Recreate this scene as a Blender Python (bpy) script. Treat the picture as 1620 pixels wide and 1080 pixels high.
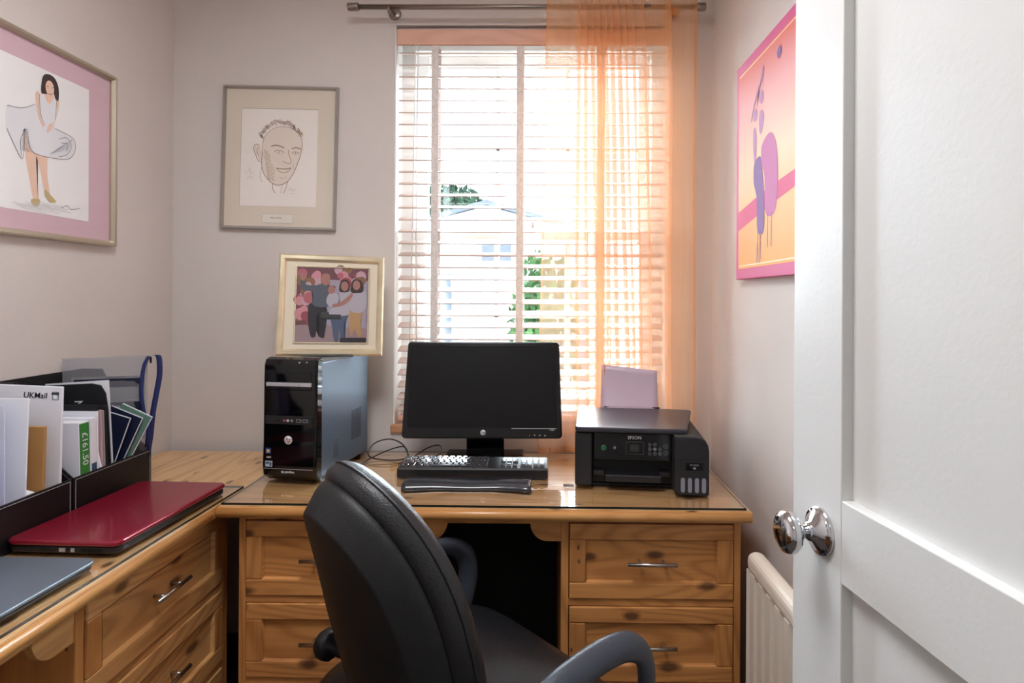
import bpy, bmesh, math, random
from mathutils import Matrix, Vector, Euler
random.seed(7)
scene = bpy.context.scene
COL = scene.collection
PI = math.pi
R = math.radians
for o in list(bpy.data.objects):
    bpy.data.objects.remove(o)

# ---------------------------------------------------------------- camera, sky, light, exposure
cam_d = bpy.data.cameras.new('camera')
cam = bpy.data.objects.new('camera', cam_d)
COL.objects.link(cam)
cam_d.sensor_width = 36
cam_d.lens = 962 / 1620 * 36
cam_d.shift_x = -38 / 1620
cam_d.shift_y = -70 / 1620
cam_d.clip_start = 0.02
cam_d.clip_end = 300
cam.matrix_world = Matrix.Translation((0, 0, 1.31)) @ Matrix.Rotation(R(0.6), 4, 'Z') @ Matrix.Rotation(R(90), 4, 'X') @ Matrix.Rotation(R(0.3), 4, 'Z')
scene.camera = cam
scene.view_settings.view_transform = 'Standard'
scene.view_settings.look = 'None'
scene.view_settings.gamma = 1
scene.view_settings.use_curve_mapping = False
scene.view_settings.exposure = 0.0
scene.cycles.transparent_max_bounces = 32
scene.cycles.max_bounces = 12
scene.cycles.diffuse_bounces = 6
scene.cycles.sample_clamp_indirect = 0

world = bpy.data.worlds.new('sky')
scene.world = world
world.use_nodes = True
wn = world.node_tree
wn.nodes.clear()
w_out = wn.nodes.new('ShaderNodeOutputWorld')
w_bg = wn.nodes.new('ShaderNodeBackground')
w_tc = wn.nodes.new('ShaderNodeTexCoord')
w_sep = wn.nodes.new('ShaderNodeSeparateXYZ')
w_rmp = wn.nodes.new('ShaderNodeValToRGB')
w_rmp.color_ramp.elements[0].position = 0.0
w_rmp.color_ramp.elements[0].color = (0.74, 0.84, 0.97, 1)
w_rmp.color_ramp.elements[1].position = 0.6
w_rmp.color_ramp.elements[1].color = (0.78, 0.88, 1.0, 1)
wn.links.new(w_tc.outputs['Generated'], w_sep.inputs[0])
wn.links.new(w_sep.outputs['Z'], w_rmp.inputs[0])
wn.links.new(w_rmp.outputs[0], w_bg.inputs['Color'])
w_bg.inputs['Strength'].default_value = 2.6
wn.links.new(w_bg.outputs[0], w_out.inputs[0])

def area_light(name, loc, rot, sx, sy, power, color, portal=False):
    d = bpy.data.lights.new(name, 'AREA')
    d.shape = 'RECTANGLE'
    d.size = sx
    d.size_y = sy
    d.energy = power
    d.color = color
    o = bpy.data.objects.new(name, d)
    o.location = loc
    o.rotation_euler = rot
    COL.objects.link(o)
    if portal:
        d.cycles.is_portal = True
    return o
area_light('window_portal', (-0.04, 2.36, 1.55), (R(-90), 0, 0), 1.0, 1.45, 1, (1, 1, 1), True)
area_light('room_fill_light', (-0.35, 0.75, 2.46), (0, 0, 0), 0.5, 0.5, 22, (0.97, 0.97, 1.0))  # added fill light, out of view, brightens the room from above
area_light('hall_fill_light', (-0.35, -0.9, 2.46), (0, 0, 0), 0.5, 0.5, 4, (0.90, 0.98, 1.0))  # weaker fill added behind the camera, out of view

sun_d = bpy.data.lights.new('hazy_sun', 'SUN')
sun_d.energy = 70
sun_d.angle = R(80)
sun_d.color = (0.76, 0.88, 1.0)
sun = bpy.data.objects.new('hazy_sun', sun_d)
sun.rotation_euler = Vector((0.04, 1.0, 0.36)).to_track_quat('Z', 'Y').to_euler()
COL.objects.link(sun)

# ---------------------------------------------------------------- materials
def lin(c):
    c = c / 255.0
    return c / 12.92 if c <= 0.04045 else ((c + 0.055) / 1.055) ** 2.4
def rgb(r, g, b):
    return (lin(r), lin(g), lin(b), 1)
def setin(b, n, v):
    if n in b.inputs:
        b.inputs[n].default_value = v
MATS = {}
def mat(name, col, rough=0.5, metal=0.0, spec=0.5, bump=0.0, bscale=200, coat=0.0, sheen=0.0, vary=0.0, vscale=3):
    if name in MATS:
        return MATS[name]
    m = bpy.data.materials.new(name)
    m.use_nodes = True
    nt = m.node_tree
    b = nt.nodes['Principled BSDF']
    setin(b, 'Base Color', rgb(*col))
    setin(b, 'Roughness', rough)
    setin(b, 'Metallic', metal)
    setin(b, 'Specular IOR Level', spec)
    setin(b, 'Coat Weight', coat)
    setin(b, 'Coat Roughness', 0.05)
    setin(b, 'Sheen Weight', sheen)
    tc = nt.nodes.new('ShaderNodeTexCoord')
    if bump > 0:
        n = nt.nodes.new('ShaderNodeTexNoise')
        n.inputs['Scale'].default_value = bscale
        n.inputs['Detail'].default_value = 3
        bm_ = nt.nodes.new('ShaderNodeBump')
        bm_.inputs['Strength'].default_value = bump
        bm_.inputs['Distance'].default_value = 0.002
        nt.links.new(tc.outputs['Object'], n.inputs['Vector'])
        nt.links.new(n.outputs['Fac'], bm_.inputs['Height'])
        nt.links.new(bm_.outputs[0], b.inputs['Normal'])
    n2 = nt.nodes.new('ShaderNodeTexNoise')
    n2.inputs['Scale'].default_value = vscale
    n2.inputs['Detail'].default_value = 4
    mx = nt.nodes.new('ShaderNodeMix')
    mx.data_type = 'RGBA'
    k = 1 - max(vary, 0.03)
    mx.inputs['A'].default_value = rgb(*[min(255, c * k) for c in col])
    mx.inputs['B'].default_value = rgb(*[min(255, c * (2 - k)) for c in col])
    nt.links.new(tc.outputs['Object'], n2.inputs['Vector'])
    nt.links.new(n2.outputs['Fac'], mx.inputs['Factor'])
    nt.links.new(mx.outputs['Result'], b.inputs['Base Color'])
    MATS[name] = m
    return m

def pine(name, axis, light, dark, rough=0.35, plank=0.0, knots=1.0, seed=0.0, grain=1.0, cross=1, depth='Y'):
    """pine boards: grain along axis, cathedral rings, streaks and knots"""
    m = bpy.data.materials.new(name)
    m.use_nodes = True
    nt = m.node_tree
    N, L = nt.nodes, nt.links
    b = N['Principled BSDF']
    setin(b, 'Roughness', rough)
    setin(b, 'Coat Weight', 0.35)
    setin(b, 'Coat Roughness', 0.2)
    tc = N.new('ShaderNodeTexCoord')
    oi = N.new('ShaderNodeObjectInfo')
    def math_(op, a, b_=None, c=None):
        n = N.new('ShaderNodeMath'); n.operation = op
        for i, v in enumerate((a, b_, c)):
            if v is None: continue
            if isinstance(v, (int, float)): n.inputs[i].default_value = v
            else: L.new(v, n.inputs[i])
        return n.outputs[0]
    off = N.new('ShaderNodeCombineXYZ')
    r_ = math_('MULTIPLY', oi.outputs['Random'], 13.7)
    for i in range(3):
        L.new(math_('ADD', r_, seed + i * 3.1), off.inputs[i])
    va = N.new('ShaderNodeVectorMath'); va.operation = 'ADD'
    L.new(tc.outputs['Object'], va.inputs[0]); L.new(off.outputs[0], va.inputs[1])
    vec = va.outputs[0]
    if plank > 0:
        sp = N.new('ShaderNodeSeparateXYZ'); L.new(tc.outputs['Object'], sp.inputs[0])
        fl = math_('FLOOR', math_('DIVIDE', sp.outputs[cross], plank))
        wn_ = N.new('ShaderNodeTexWhiteNoise'); wn_.noise_dimensions = '1D'
        L.new(fl, wn_.inputs['W'])
        vs = N.new('ShaderNodeVectorMath'); vs.operation = 'SCALE'
        L.new(wn_.outputs['Color'], vs.inputs[0]); vs.inputs['Scale'].default_value = 9
        vb = N.new('ShaderNodeVectorMath'); vb.operation = 'ADD'
        L.new(vec, vb.inputs[0]); L.new(vs.outputs[0], vb.inputs[1])
        vec = vb.outputs[0]
    def scaled(al, ac, flat=False):
        mp = N.new('ShaderNodeMapping')
        s = [ac, ac, ac]; s['XYZ'.index(axis)] = al
        if flat: s['XYZ'.index(depth)] = 0.0
        mp.inputs['Scale'].default_value = s
        L.new(vec, mp.inputs['Vector'])
        return mp.outputs[0]
    n1 = N.new('ShaderNodeTexNoise'); n1.inputs['Scale'].default_value = 1; n1.inputs['Detail'].default_value = 1.2
    L.new(scaled(1.1, 6.5), n1.inputs['Vector'])
    rings = math_('MULTIPLY_ADD', math_('SINE', math_('MULTIPLY', n1.outputs['Fac'], 75 * grain)), 0.5, 0.5)
    rings = math_('POWER', rings, 2.2)
    n2 = N.new('ShaderNodeTexNoise'); n2.inputs['Scale'].default_value = 1; n2.inputs['Detail'].default_value = 4
    L.new(scaled(3, 200), n2.inputs['Vector'])
    n3 = N.new('ShaderNodeTexNoise'); n3.inputs['Scale'].default_value = 1; n3.inputs['Detail'].default_value = 2
    L.new(scaled(1.5, 14), n3.inputs['Vector'])
    f = math_('ADD', math_('MULTIPLY', rings, 0.34), math_('MULTIPLY', n2.outputs['Fac'], 0.45))
    f = math_('ADD', f, math_('MULTIPLY', n3.outputs['Fac'], 0.50))
    f = math_('SUBTRACT', f, 0.36)
    mx = N.new('ShaderNodeMix'); mx.data_type = 'RGBA'; mx.clamp_factor = True
    mx.inputs['A'].default_value = rgb(*light); mx.inputs['B'].default_value = rgb(*dark)
    L.new(f, mx.inputs['Factor'])
    # knots
    nd = N.new('ShaderNodeTexNoise'); nd.inputs['Scale'].default_value = 18
    L.new(vec, nd.inputs['Vector'])
    ndv = N.new('ShaderNodeVectorMath'); ndv.operation = 'SCALE'; ndv.inputs['Scale'].default_value = 0.10
    L.new(nd.outputs['Color'], ndv.inputs[0])
    vk = N.new('ShaderNodeVectorMath'); vk.operation = 'ADD'
    ks = N.new('ShaderNodeSeparateXYZ'); L.new(scaled(4.0, 9.0), ks.inputs[0])
    kc = N.new('ShaderNodeCombineXYZ'); L.new(ks.outputs['XYZ'.index(axis)], kc.inputs[0])
    L.new(ks.outputs[[i for i in range(3) if i not in ('XYZ'.index(axis), 'XYZ'.index(depth))][0]], kc.inputs[1])
    L.new(kc.outputs[0], vk.inputs[0]); L.new(ndv.outputs[0], vk.inputs[1])
    vo = N.new('ShaderNodeTexVoronoi'); vo.inputs['Scale'].default_value = 1; vo.voronoi_dimensions = '2D'
    L.new(vk.outputs[0], vo.inputs['Vector'])
    rp = N.new('ShaderNodeValToRGB')
    rp.color_ramp.elements[0].position = 0.05 * knots; rp.color_ramp.elements[0].color = (0.8, 0.8, 0.8, 1)
    rp.color_ramp.elements[1].position = 0.115 * knots; rp.color_ramp.elements[1].color = (0, 0, 0, 1)
    L.new(vo.outputs['Distance'], rp.inputs[0])
    mk = N.new('ShaderNodeMix'); mk.data_type = 'RGBA'; mk.clamp_factor = True
    L.new(rp.outputs[0], mk.inputs['Factor'])
    L.new(mx.outputs['Result'], mk.inputs['A'])
    mk.inputs['B'].default_value = rgb(58, 26, 14)
    L.new(mk.outputs['Result'], b.inputs['Base Color'])
    return m

LW, DW = (232, 188, 132), (166, 106, 52)
OL, OD = (214, 150, 86), (130, 70, 30)
M_top = pine('pine_top', 'X', LW, DW, 0.3, 0.105, 0.8, 1.0, 0.8, depth='Z')
M_top_y = pine('pine_top_along_wall', 'Y', LW, DW, 0.3, 0.105, 0.8, 2.0, 0.8, 0, depth='Z')
M_rim = pine('pine_rim', 'X', (214, 158, 94), (178, 118, 60), 0.35, 0, 0.0, 3.0)
M_rim_y = pine('pine_rim_along_wall', 'Y', (214, 158, 94), (178, 118, 60), 0.35, 0, 0.0, 3.0)
M_dx = pine('pine_drawer_x', 'X', OL, OD, 0.4, 0, 1.15, 5.0, 1.5)
M_dy = pine('pine_drawer_y', 'Y', (220, 168, 108), (136, 80, 38), 0.4, 0, 1.15, 6.0, 1.5, depth='X')
M_dz = pine('pine_upright', 'Z', OL, OD, 0.4, 0, 0.35, 8.0)
M_sill = pine('pine_sill', 'X', (205, 150, 110), (176, 120, 84), 0.4, 0, 0.0, 9.0)

M_wall = mat('wall_paint', (212, 205, 201), 0.8, bump=0.25, bscale=350, vary=0.03)
M_ceil = mat('ceiling_paint', (236, 232, 226), 0.8)
M_door = mat('door_gloss_paint', (220, 220, 218), 0.35, bump=0.12, bscale=120)
M_white = mat('white_gloss_paint', (240, 240, 238), 0.35)
M_carpet = mat('carpet', (92, 84, 78), 0.95, bump=0.6, bscale=400, vary=0.1, vscale=60)
M_skirt = mat('dark_skirting', (60, 45, 38), 0.5)
M_black = mat('black_plastic', (22, 22, 25), 0.42, bump=0.1, bscale=600)
M_blackm = mat('matte_black_plastic', (20, 21, 26), 0.6, bump=0.3, bscale=500)
M_gloss = mat('gloss_black', (5, 5, 7), 0.06, spec=0.4)
M_screen = mat('monitor_screen', (10, 10, 12), 0.38, spec=0.28)
M_bez = mat('monitor_bezel', (10, 10, 12), 0.25)
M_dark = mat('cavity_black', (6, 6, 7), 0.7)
M_chrome = mat('chrome', (215, 217, 222), 0.09, 1.0)
M_steel = mat('brushed_steel', (196, 192, 188), 0.28, 1.0)
M_silver = mat('silver_strip', (200, 202, 210), 0.35, 0.6)
M_pewter = mat('pewter_rod', (150, 140, 132), 0.35, 1.0)
M_case = mat('tower_side_paint', (82, 96, 112), 0.32, 0.45)
M_ink = mat('white_print', (225, 226, 230), 0.6)
M_paper = mat('white_paper', (232, 234, 242), 0.7, vary=0.02)
M_leather = mat('black_leatherette', (26, 27, 31), 0.42, bump=0.5, bscale=260, spec=0.6)
M_shell = mat('chair_shell_plastic', (19, 20, 23), 0.5, bump=0.35, bscale=420)
M_arm = mat('chair_arm_plastic', (58, 64, 76), 0.38, bump=0.3, bscale=420)
M_boxl = mat('box_leatherette', (10, 10, 13), 0.45, bump=0.35, bscale=420)
M_rad = mat('radiator_enamel', (232, 222, 208), 0.35)
M_key = mat('key_plastic', (44, 45, 50), 0.25, coat=1.0, spec=1.0)

# ---------------------------------------------------------------- mesh helpers
class MB:
    """collects shapes into one mesh, one material slot per material"""
    def __init__(self):
        self.bm = bmesh.new(); self.mats = []
    def mi(self, m):
        if m not in self.mats: self.mats.append(m)
        return self.mats.index(m)
    def merge(self, tmp, m, mtx=None):
        if mtx is not None: bmesh.ops.transform(tmp, matrix=mtx, verts=tmp.verts)
        i = self.mi(m)
        vm = {v: self.bm.verts.new(v.co) for v in tmp.verts}
        for f in tmp.faces:
            try:
                nf = self.bm.faces.new([vm[v] for v in f.verts])
                nf.material_index = i; nf.smooth = f.smooth
            except ValueError: pass
        tmp.free()
        return self
    def box(self, lo, hi, m, bev=0.0, seg=2, mtx=None):
        t = bmesh.new()
        bmesh.ops.create_cube(t, size=1)
        c = [(a + b) / 2 for a, b in zip(lo, hi)]; s = [abs(b - a) for a, b in zip(lo, hi)]
        for v in t.verts: v.co = Vector((c[i] + v.co[i] * s[i] for i in range(3)))
        if bev > 0:
            bmesh.ops.bevel(t, geom=t.edges[:], offset=min(bev, min(s) * 0.49), segments=seg, profile=0.5, affect='EDGES')
        return self.merge(t, m, mtx)
    def prism(self, pts, a, b, m, plane='XZ', bev=0.0, seg=2, mtx=None):
        """outline pts in plane, extruded from a to b along the remaining axis"""
        t = bmesh.new()
        def P(p, w):
            return {'XZ': (p[0], w, p[1]), 'YZ': (w, p[0], p[1]), 'XY': (p[0], p[1], w)}[plane]
        v0 = [t.verts.new(P(p, a)) for p in pts]; v1 = [t.verts.new(P(p, b)) for p in pts]
        n = len(pts)
        caps = [t.faces.new(v0), t.faces.new(v1[::-1])]
        for i in range(n):
            t.faces.new([v0[i], v0[(i + 1) % n], v1[(i + 1) % n], v1[i]])
        bmesh.ops.recalc_face_normals(t, faces=t.faces[:])
        if bev > 0:
            ed = [e for f in caps for e in f.edges]
            bmesh.ops.bevel(t, geom=list(set(ed)), offset=bev, segments=seg, profile=0.5, affect='EDGES')
        return self.merge(t, m, mtx)
    def tube(self, path, r, m, n=10, closed=False, mtx=None, flat=1.0, up=None):
        """round (or flattened) tube along path; r may be a list"""
        t = bmesh.new()
        P = [Vector(p) for p in path]; k = len(P)
        rs = r if isinstance(r, (list, tuple)) else [r] * k
        rings = []; prev = None
        for i in range(k):
            a = P[(i - 1) % k] if (closed or i > 0) else P[i]
            b = P[(i + 1) % k] if (closed or i < k - 1) else P[i]
            d = (b - a)
            if d.length < 1e-9: d = Vector((0, 0, 1))
            d.normalize()
            if prev is None:
                ref = Vector(up) if up else (Vector((0, 0, 1)) if abs(d.z) < 0.9 else Vector((1, 0, 0)))
            else: ref = prev if not up else Vector(up)
            x = ref - d * ref.dot(d)
            if x.length < 1e-6: x = d.orthogonal()
            x.normalize(); y = d.cross(x); prev = x
            rings.append([t.verts.new(P[i] + x * math.cos(2 * PI * j / n) * rs[i] + y * math.sin(2 * PI * j / n) * rs[i] * flat) for j in range(n)])
        rr = k if closed else k - 1
        for i in range(rr):
            A, B = rings[i], rings[(i + 1) % k]
            for j in range(n):
                f = t.faces.new([A[j], A[(j + 1) % n], B[(j + 1) % n], B[j]]); f.smooth = True
        if not closed:
            t.faces.new(rings[0][::-1]); t.faces.new(rings[-1])
        bmesh.ops.recalc_face_normals(t, faces=t.faces[:])
        return self.merge(t, m, mtx)
    def lathe(self, prof, m, n=32, mtx=None, sy=1.0):
        """profile of (radius, z) around Z"""
        t = bmesh.new(); rings = []
        for r, z in prof:
            if r < 1e-6: rings.append([t.verts.new((0, 0, z))])
            else: rings.append([t.verts.new((r * math.cos(2 * PI * j / n), r * sy * math.sin(2 * PI * j / n), z)) for j in range(n)])
        for A, B in zip(rings, rings[1:]):
            for j in range(n):
                a, b = A[j % len(A)], A[(j + 1) % len(A)]
                c, d = B[(j + 1) % len(B)], B[j % len(B)]
                vs = []
                for v in (a, b, c, d):
                    if v not in vs: vs.append(v)
                if len(vs) >= 3:
                    try:
                        f = t.faces.new(vs); f.smooth = True
                    except ValueError: pass
        bmesh.ops.recalc_face_normals(t, faces=t.faces[:])
        return self.merge(t, m, mtx)
    def poly(self, pts, m, mtx=None):
        t = bmesh.new()
        f = t.faces.new([t.verts.new(p) for p in pts])
        bmesh.ops.triangulate(t, faces=[f])
        return self.merge(t, m, mtx)
    def text(self, s, size, m, mtx, extrude=0.0003, shear=0.0, align='CENTER', bold=0.0):
        cu = bpy.data.curves.new('t', 'FONT')
        cu.body = s; cu.size = size; cu.extrude = extrude; cu.align_x = align; cu.align_y = 'CENTER'; cu.shear = shear
        cu.resolution_u = 3; cu.offset = bold * size
        o = bpy.data.objects.new('t', cu); COL.objects.link(o)
        dg = bpy.context.evaluated_depsgraph_get(); dg.update()
        me = bpy.data.meshes.new_from_object(o.evaluated_get(dg))
        t = bmesh.new(); t.from_mesh(me)
        bpy.data.objects.remove(o); bpy.data.curves.remove(cu); bpy.data.meshes.remove(me)
        return self.merge(t, m, mtx)
    def build(self, name, parent=None, loc=None, rot=None, smooth=False):
        me = bpy.data.meshes.new(name)
        if smooth:
            for f in self.bm.faces: f.smooth = True
        self.bm.to_mesh(me); self.bm.free()
        for m in self.mats: me.materials.append(m)
        o = bpy.data.objects.new(name, me); COL.objects.link(o)
        if parent is not None: o.parent = parent
        if loc is not None: o.location = loc
        if rot is not None: o.rotation_euler = rot
        return o

def tag(o, label, cat, group=None, kind=None):
    o['label'] = label; o['category'] = cat
    if group: o['group'] = group
    if kind: o['kind'] = kind
    return o
def struct(o, label=None):
    o['kind'] = 'structure'
    if label: o['label'] = label
    return o
def thing(name, label, cat, loc=(0, 0, 0), rz=0.0, group=None, rot=None):
    o = bpy.data.objects.new(name, None)
    o.empty_display_size = 0.05
    COL.objects.link(o); o.location = loc; o.rotation_euler = rot if rot else (0, 0, rz)
    return tag(o, label, cat, group)
FRONT = Matrix.Rotation(R(90), 4, 'X')       # text / flat marks facing -Y
def at(x, y, z): return Matrix.Translation((x, y, z))
def bez(pts, n=8):
    """Catmull-Rom through points"""
    P = [Vector(p) for p in pts]; out = []
    for i in range(len(P) - 1):
        p0, p1, p2, p3 = P[max(i - 1, 0)], P[i], P[i + 1], P[min(i + 2, len(P) - 1)]
        for k in range(n):
            t = k / n
            out.append(0.5 * ((2 * p1) + (p2 - p0) * t + (2 * p0 - 5 * p1 + 4 * p2 - p3) * t * t + (3 * p1 - p0 - 3 * p2 + p3) * t ** 3))
    out.append(P[-1]); return out
def stroke(mb, pts, w, m, y, smooth=True):
    """pen or brush line lying on a sheet in the XZ plane, facing -Y"""
    P = bez([(p[0], 0, p[1]) for p in pts], 5) if smooth and len(pts) > 2 else [Vector((p[0], 0, p[1])) for p in pts]
    L_, R_ = [], []
    for i, p in enumerate(P):
        d = P[min(i + 1, len(P) - 1)] - P[max(i - 1, 0)]
        if d.length < 1e-9: d = Vector((1, 0, 0))
        d.normalize(); nrm = Vector((-d.z, 0, d.x)) * w / 2
        L_.append(p + nrm); R_.append(p - nrm)
    t = bmesh.new()
    a = [t.verts.new((v.x, y, v.z)) for v in L_]; b = [t.verts.new((v.x, y, v.z)) for v in R_]
    for i in range(len(P) - 1): t.faces.new([a[i], b[i], b[i + 1], a[i + 1]])
    mb.merge(t, m)
def blob(mb, pts, m, y, smooth=True):
    if smooth:
        q = list(pts) + [pts[0]]
        P = bez([(p[0], 0, p[1]) for p in [pts[-1]] + q + [pts[1]]], 5)[5:-6]
        pts = [(v.x, v.z) for v in P]
    mb.poly([(p[0], y, p[1]) for p in pts], m)
def oval(mb, cx, cz, rx, rz, m, y, n=20):
    mb.poly([(cx + rx * math.cos(2 * PI * i / n), y, cz + rz * math.sin(2 * PI * i / n)) for i in range(n)], m)

# ---------------------------------------------------------------- room
XL, XR, YB = -1.31, 0.594, 2.14
WX0, WX1, WZ0, WZ1 = -0.525, 0.447, 0.86, 2.267
YF = -1.5
mb = MB()
mb.box((XL - .1, YB, 0), (WX0, YB + .2, 2.5), M_wall)
mb.box((WX1, YB, 0), (XR + .1, YB + .2, 2.5), M_wall)
mb.box((WX0, YB, 0), (WX1, YB + .2, WZ0 - .03), M_wall)
mb.box((WX0, YB, WZ1), (WX1, YB + .2, 2.5), M_wall)
struct(mb.build('wall_back'))
struct(MB().box((XL - .1, YF, 0), (XL, YB, 2.5), M_wall).build('wall_left'))
struct(MB().box((XR, YF, 0), (XR + .1, YB, 2.5), M_wall).build('wall_right'))
struct(MB().box((XL - .1, YF - .1, 0), (XR + .1, YF, 2.5), M_wall).build('wall_front'))
struct(MB().box((XL - .1, YF - .1, -.1), (XR + .1, YB + .2, 0), M_carpet).build('floor'))
struct(MB().box((XL - .1, YF - .1, 2.5), (XR + .1, YB + .2, 2.6), M_ceil).build('ceiling'))
mb = MB(); mb.box((XL, YB - .015, 0), (XR, YB, .12), M_skirt, .003); struct(mb.build('baseboard_back'))
mb = MB(); mb.box((XL, YF, 0), (XL + .015, YB - .015, .12), M_skirt, .003); struct(mb.build('baseboard_left'))
# unseen ceiling fittings, added to go with the two fill lights
for yy, lb in ((.75, 'added round white ceiling fitting for the fill light above the desks'), (-.9, 'added round white ceiling fitting for the fill light behind the doorway')):
    t = thing('fill_light_fitting', lb, 'light', (-0.35, yy, 2.499))
    MB().lathe([(0, 0), (.09, 0), (.09, -.012), (.06, -.02), (0, -.02)], M_white).build('base', t)

# window
ws = struct(bpy.data.objects.new('window_1', None)); COL.objects.link(ws); ws.location = (0, 0, 0)
YG = 2.27
mb = MB()
mb.box((WX0, 2.245, WZ0), (WX0 + .05, 2.335, WZ1), M_white, .004)
mb.box((WX1 - .05, 2.245, WZ0), (WX1, 2.335, WZ1), M_white, .004)
mb.box((WX0 + .05, 2.245, WZ1 - .05), (WX1 - .05, 2.335, WZ1), M_white, .004)
mb.box((WX0 + .05, 2.245, WZ0), (WX1 - .05, 2.335, WZ0 + .03), M_white, .004)
mb.build('window_frame', ws)
MG = bpy.data.materials.new('window_glass'); MG.use_nodes = True
def glass_nodes(m, tint, rough=0.0, ior=1.45, boost=1.0):
    nt = m.node_tree; nt.nodes.clear()
    o_ = nt.nodes.new('ShaderNodeOutputMaterial'); mx = nt.nodes.new('ShaderNodeMixShader')
    tr = nt.nodes.new('ShaderNodeBsdfTransparent'); tr.inputs[0].default_value = tint
    gl = nt.nodes.new('ShaderNodeBsdfGlossy'); gl.inputs['Roughness'].default_value = rough
    fr = nt.nodes.new('ShaderNodeLayerWeight'); fr.inputs['Blend'].default_value = .5
    pw = nt.nodes.new('ShaderNodeMath'); pw.operation = 'POWER'; pw.inputs[1].default_value = 5
    mm = nt.nodes.new('ShaderNodeMath'); mm.operation = 'MULTIPLY_ADD'; mm.use_clamp = True
    mm.inputs[1].default_value = .95 * boost; mm.inputs[2].default_value = .04 * boost
    nt.links.new(fr.outputs['Facing'], pw.inputs[0]); nt.links.new(pw.outputs[0], mm.inputs[0]); nt.links.new(mm.outputs[0], mx.inputs[0])
    nt.links.new(tr.outputs[0], mx.inputs[1]); nt.links.new(gl.outputs[0], mx.inputs[2])
    nt.links.new(mx.outputs[0], o_.inputs[0])
glass_nodes(MG, (.97, .99, .98, 1))
gx0, gx1 = WX0 + .05, WX1 - .05
zm = 1.545
def sash(y0, y1, z0, z1, top):
    mb = MB(); s = .04
    zb = z0 + (.07 if not top else .045); zt = z1 - (.045 if not top else .05)
    mb.box((gx0, y0, z0), (gx0 + s, y1, z1), M_white, .003); mb.box((gx1 - s, y0, z0), (gx1, y1, z1), M_white, .003)
    mb.box((gx0 + s, y0, z0), (gx1 - s, y1, zb), M_white, .003); mb.box((gx0 + s, y0, zt), (gx1 - s, y1, z1), M_white, .003)
    ix0, ix1 = gx0 + s, gx1 - s; w = (ix1 - ix0) / 3
    for k in (1, 2): mb.box((ix0 + w * k - .009, y0 + .004, zb), (ix0 + w * k + .009, y1 - .004, zt), M_white, .003)
    zc = (zb + zt) / 2; mb.box((ix0, y0 + .004, zc - .009), (ix1, y1 - .004, zc + .009), M_white, .003)
    f = mb.build('sash', ws)
    ym = (y0 + y1) / 2
    MB().box((ix0 - .004, ym - .002, zb - .004), (ix1 + .004, ym + .002, zt + .004), MG).build('pane', f)
sash(2.292, 2.325, zm - .022, WZ1 - .05, True)
sash(2.252, 2.286, WZ0 + .03, zm + .022, False)
MB().lathe([(0, 0), (.014, 0), (.016, .006), (.008, .012), (.012, .02), (0, .026)], M_steel, 16).build('sash_catch', ws, loc=(-.04, 2.268, zm + .022))
MB().box((WX0 - .008, YB - .012, WZ0 - .03), (WX1 + .008, 2.25, WZ0), M_sill, .006, 3).build('window_sill', ws)

# venetian blind
M_head = pine('blind_headrail', 'X', (232, 184, 160), (208, 154, 130), 0.5, 0, 0, 4)
M_slat = mat('slat_wood', (192, 168, 156), 0.45, vary=0.02, vscale=8)
M_tape = mat('lace_tape', (226, 220, 216), 0.8, bump=0.8, bscale=180, vary=0.12, vscale=90)
M_cord = mat('cord', (225, 222, 220), 0.7)
bl = thing('venetian_blind', 'pale wooden venetian blind with cloth tapes hanging in the window', 'blind', (0, 2.178, 2.267))
BX0, BX1 = -.513, .425
MB().box((BX0 - .006, -.036, -.068), (BX1 + .012, -.024, -.012), M_head, .003).box((BX0, -.022, -.045), (BX1, .025, -.002), M_steel, .002).build('headrail', bl)
mb = MB(); zs = []
for i in range(31):
    z = -.086 - i * .0423; zs.append(z)
    tl = R(17)
    t_ = bmesh.new()
    rows = []
    for k in range(5):
        s = (k / 4 - .5) * .050
        crown = .0016 * (1 - (2 * s / .05) ** 2)
        for side in (0, 1):
            pass
        rows.append((s, crown))
    up = [(s * math.cos(tl) - (c + .0017) * math.sin(tl), z + s * math.sin(tl) + (c + .0017) * math.cos(tl)) for s, c in rows]
    dn = [(s * math.cos(tl) - (c - .0017) * math.sin(tl), z + s * math.sin(tl) + (c - .0017) * math.cos(tl)) for s, c in rows][::-1]
    t_.free()
    mb.prism(up + dn, BX0, BX1, M_slat, 'YZ')
mb.build('slats', bl)
zb_ = zs[-1] - .024
MB().box((BX0, -.026, zb_ - .018), (BX1, .026, zb_), M_head, .004).build('bottom_rail', bl)
for x in (-.384, -.082, .205):
    mb = MB()
    for yy in (-.0285, .0275):
        mb.box((x - .0125, yy - .0006, zb_ - .016), (x + .0125, yy + .0006, -.06), M_tape)
    for z in zs:
        mb.prism([(-.028, z - .0078 - .0035), (-.028, z - .0078 - .0025), (.027, z + .0078 - .0025), (.027, z + .0078 - .0035)], x - .012, x + .012, M_tape, 'YZ')
    mb.build('ladder_tape', bl)
for x, z1 in ((-.452, -1.30), (-.443, -1.18)):
    MB().tube([(x, -.036, -.066), (x - .004, -.04, -.5), (x - .018 if z1 < -1.2 else x, -.04, z1)], .0014, M_cord, 6).lathe([(0, 0), (.006, 0), (.008, -.03), (0, -.034)], M_head, 10, at(x - .018 if z1 < -1.2 else x, -.04, z1)).build('pull_cord', bl)
# left hand blind guide / white tilt cord at the reveal
MB().box((WX0, 2.145, WZ0), (WX0 + .004, 2.245, WZ1), M_white).build('reveal_lining', ws)
MB().box((WX1 - .004, 2.145, WZ0), (WX1, 2.245, WZ1), M_white).build('reveal_lining', ws)

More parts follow.
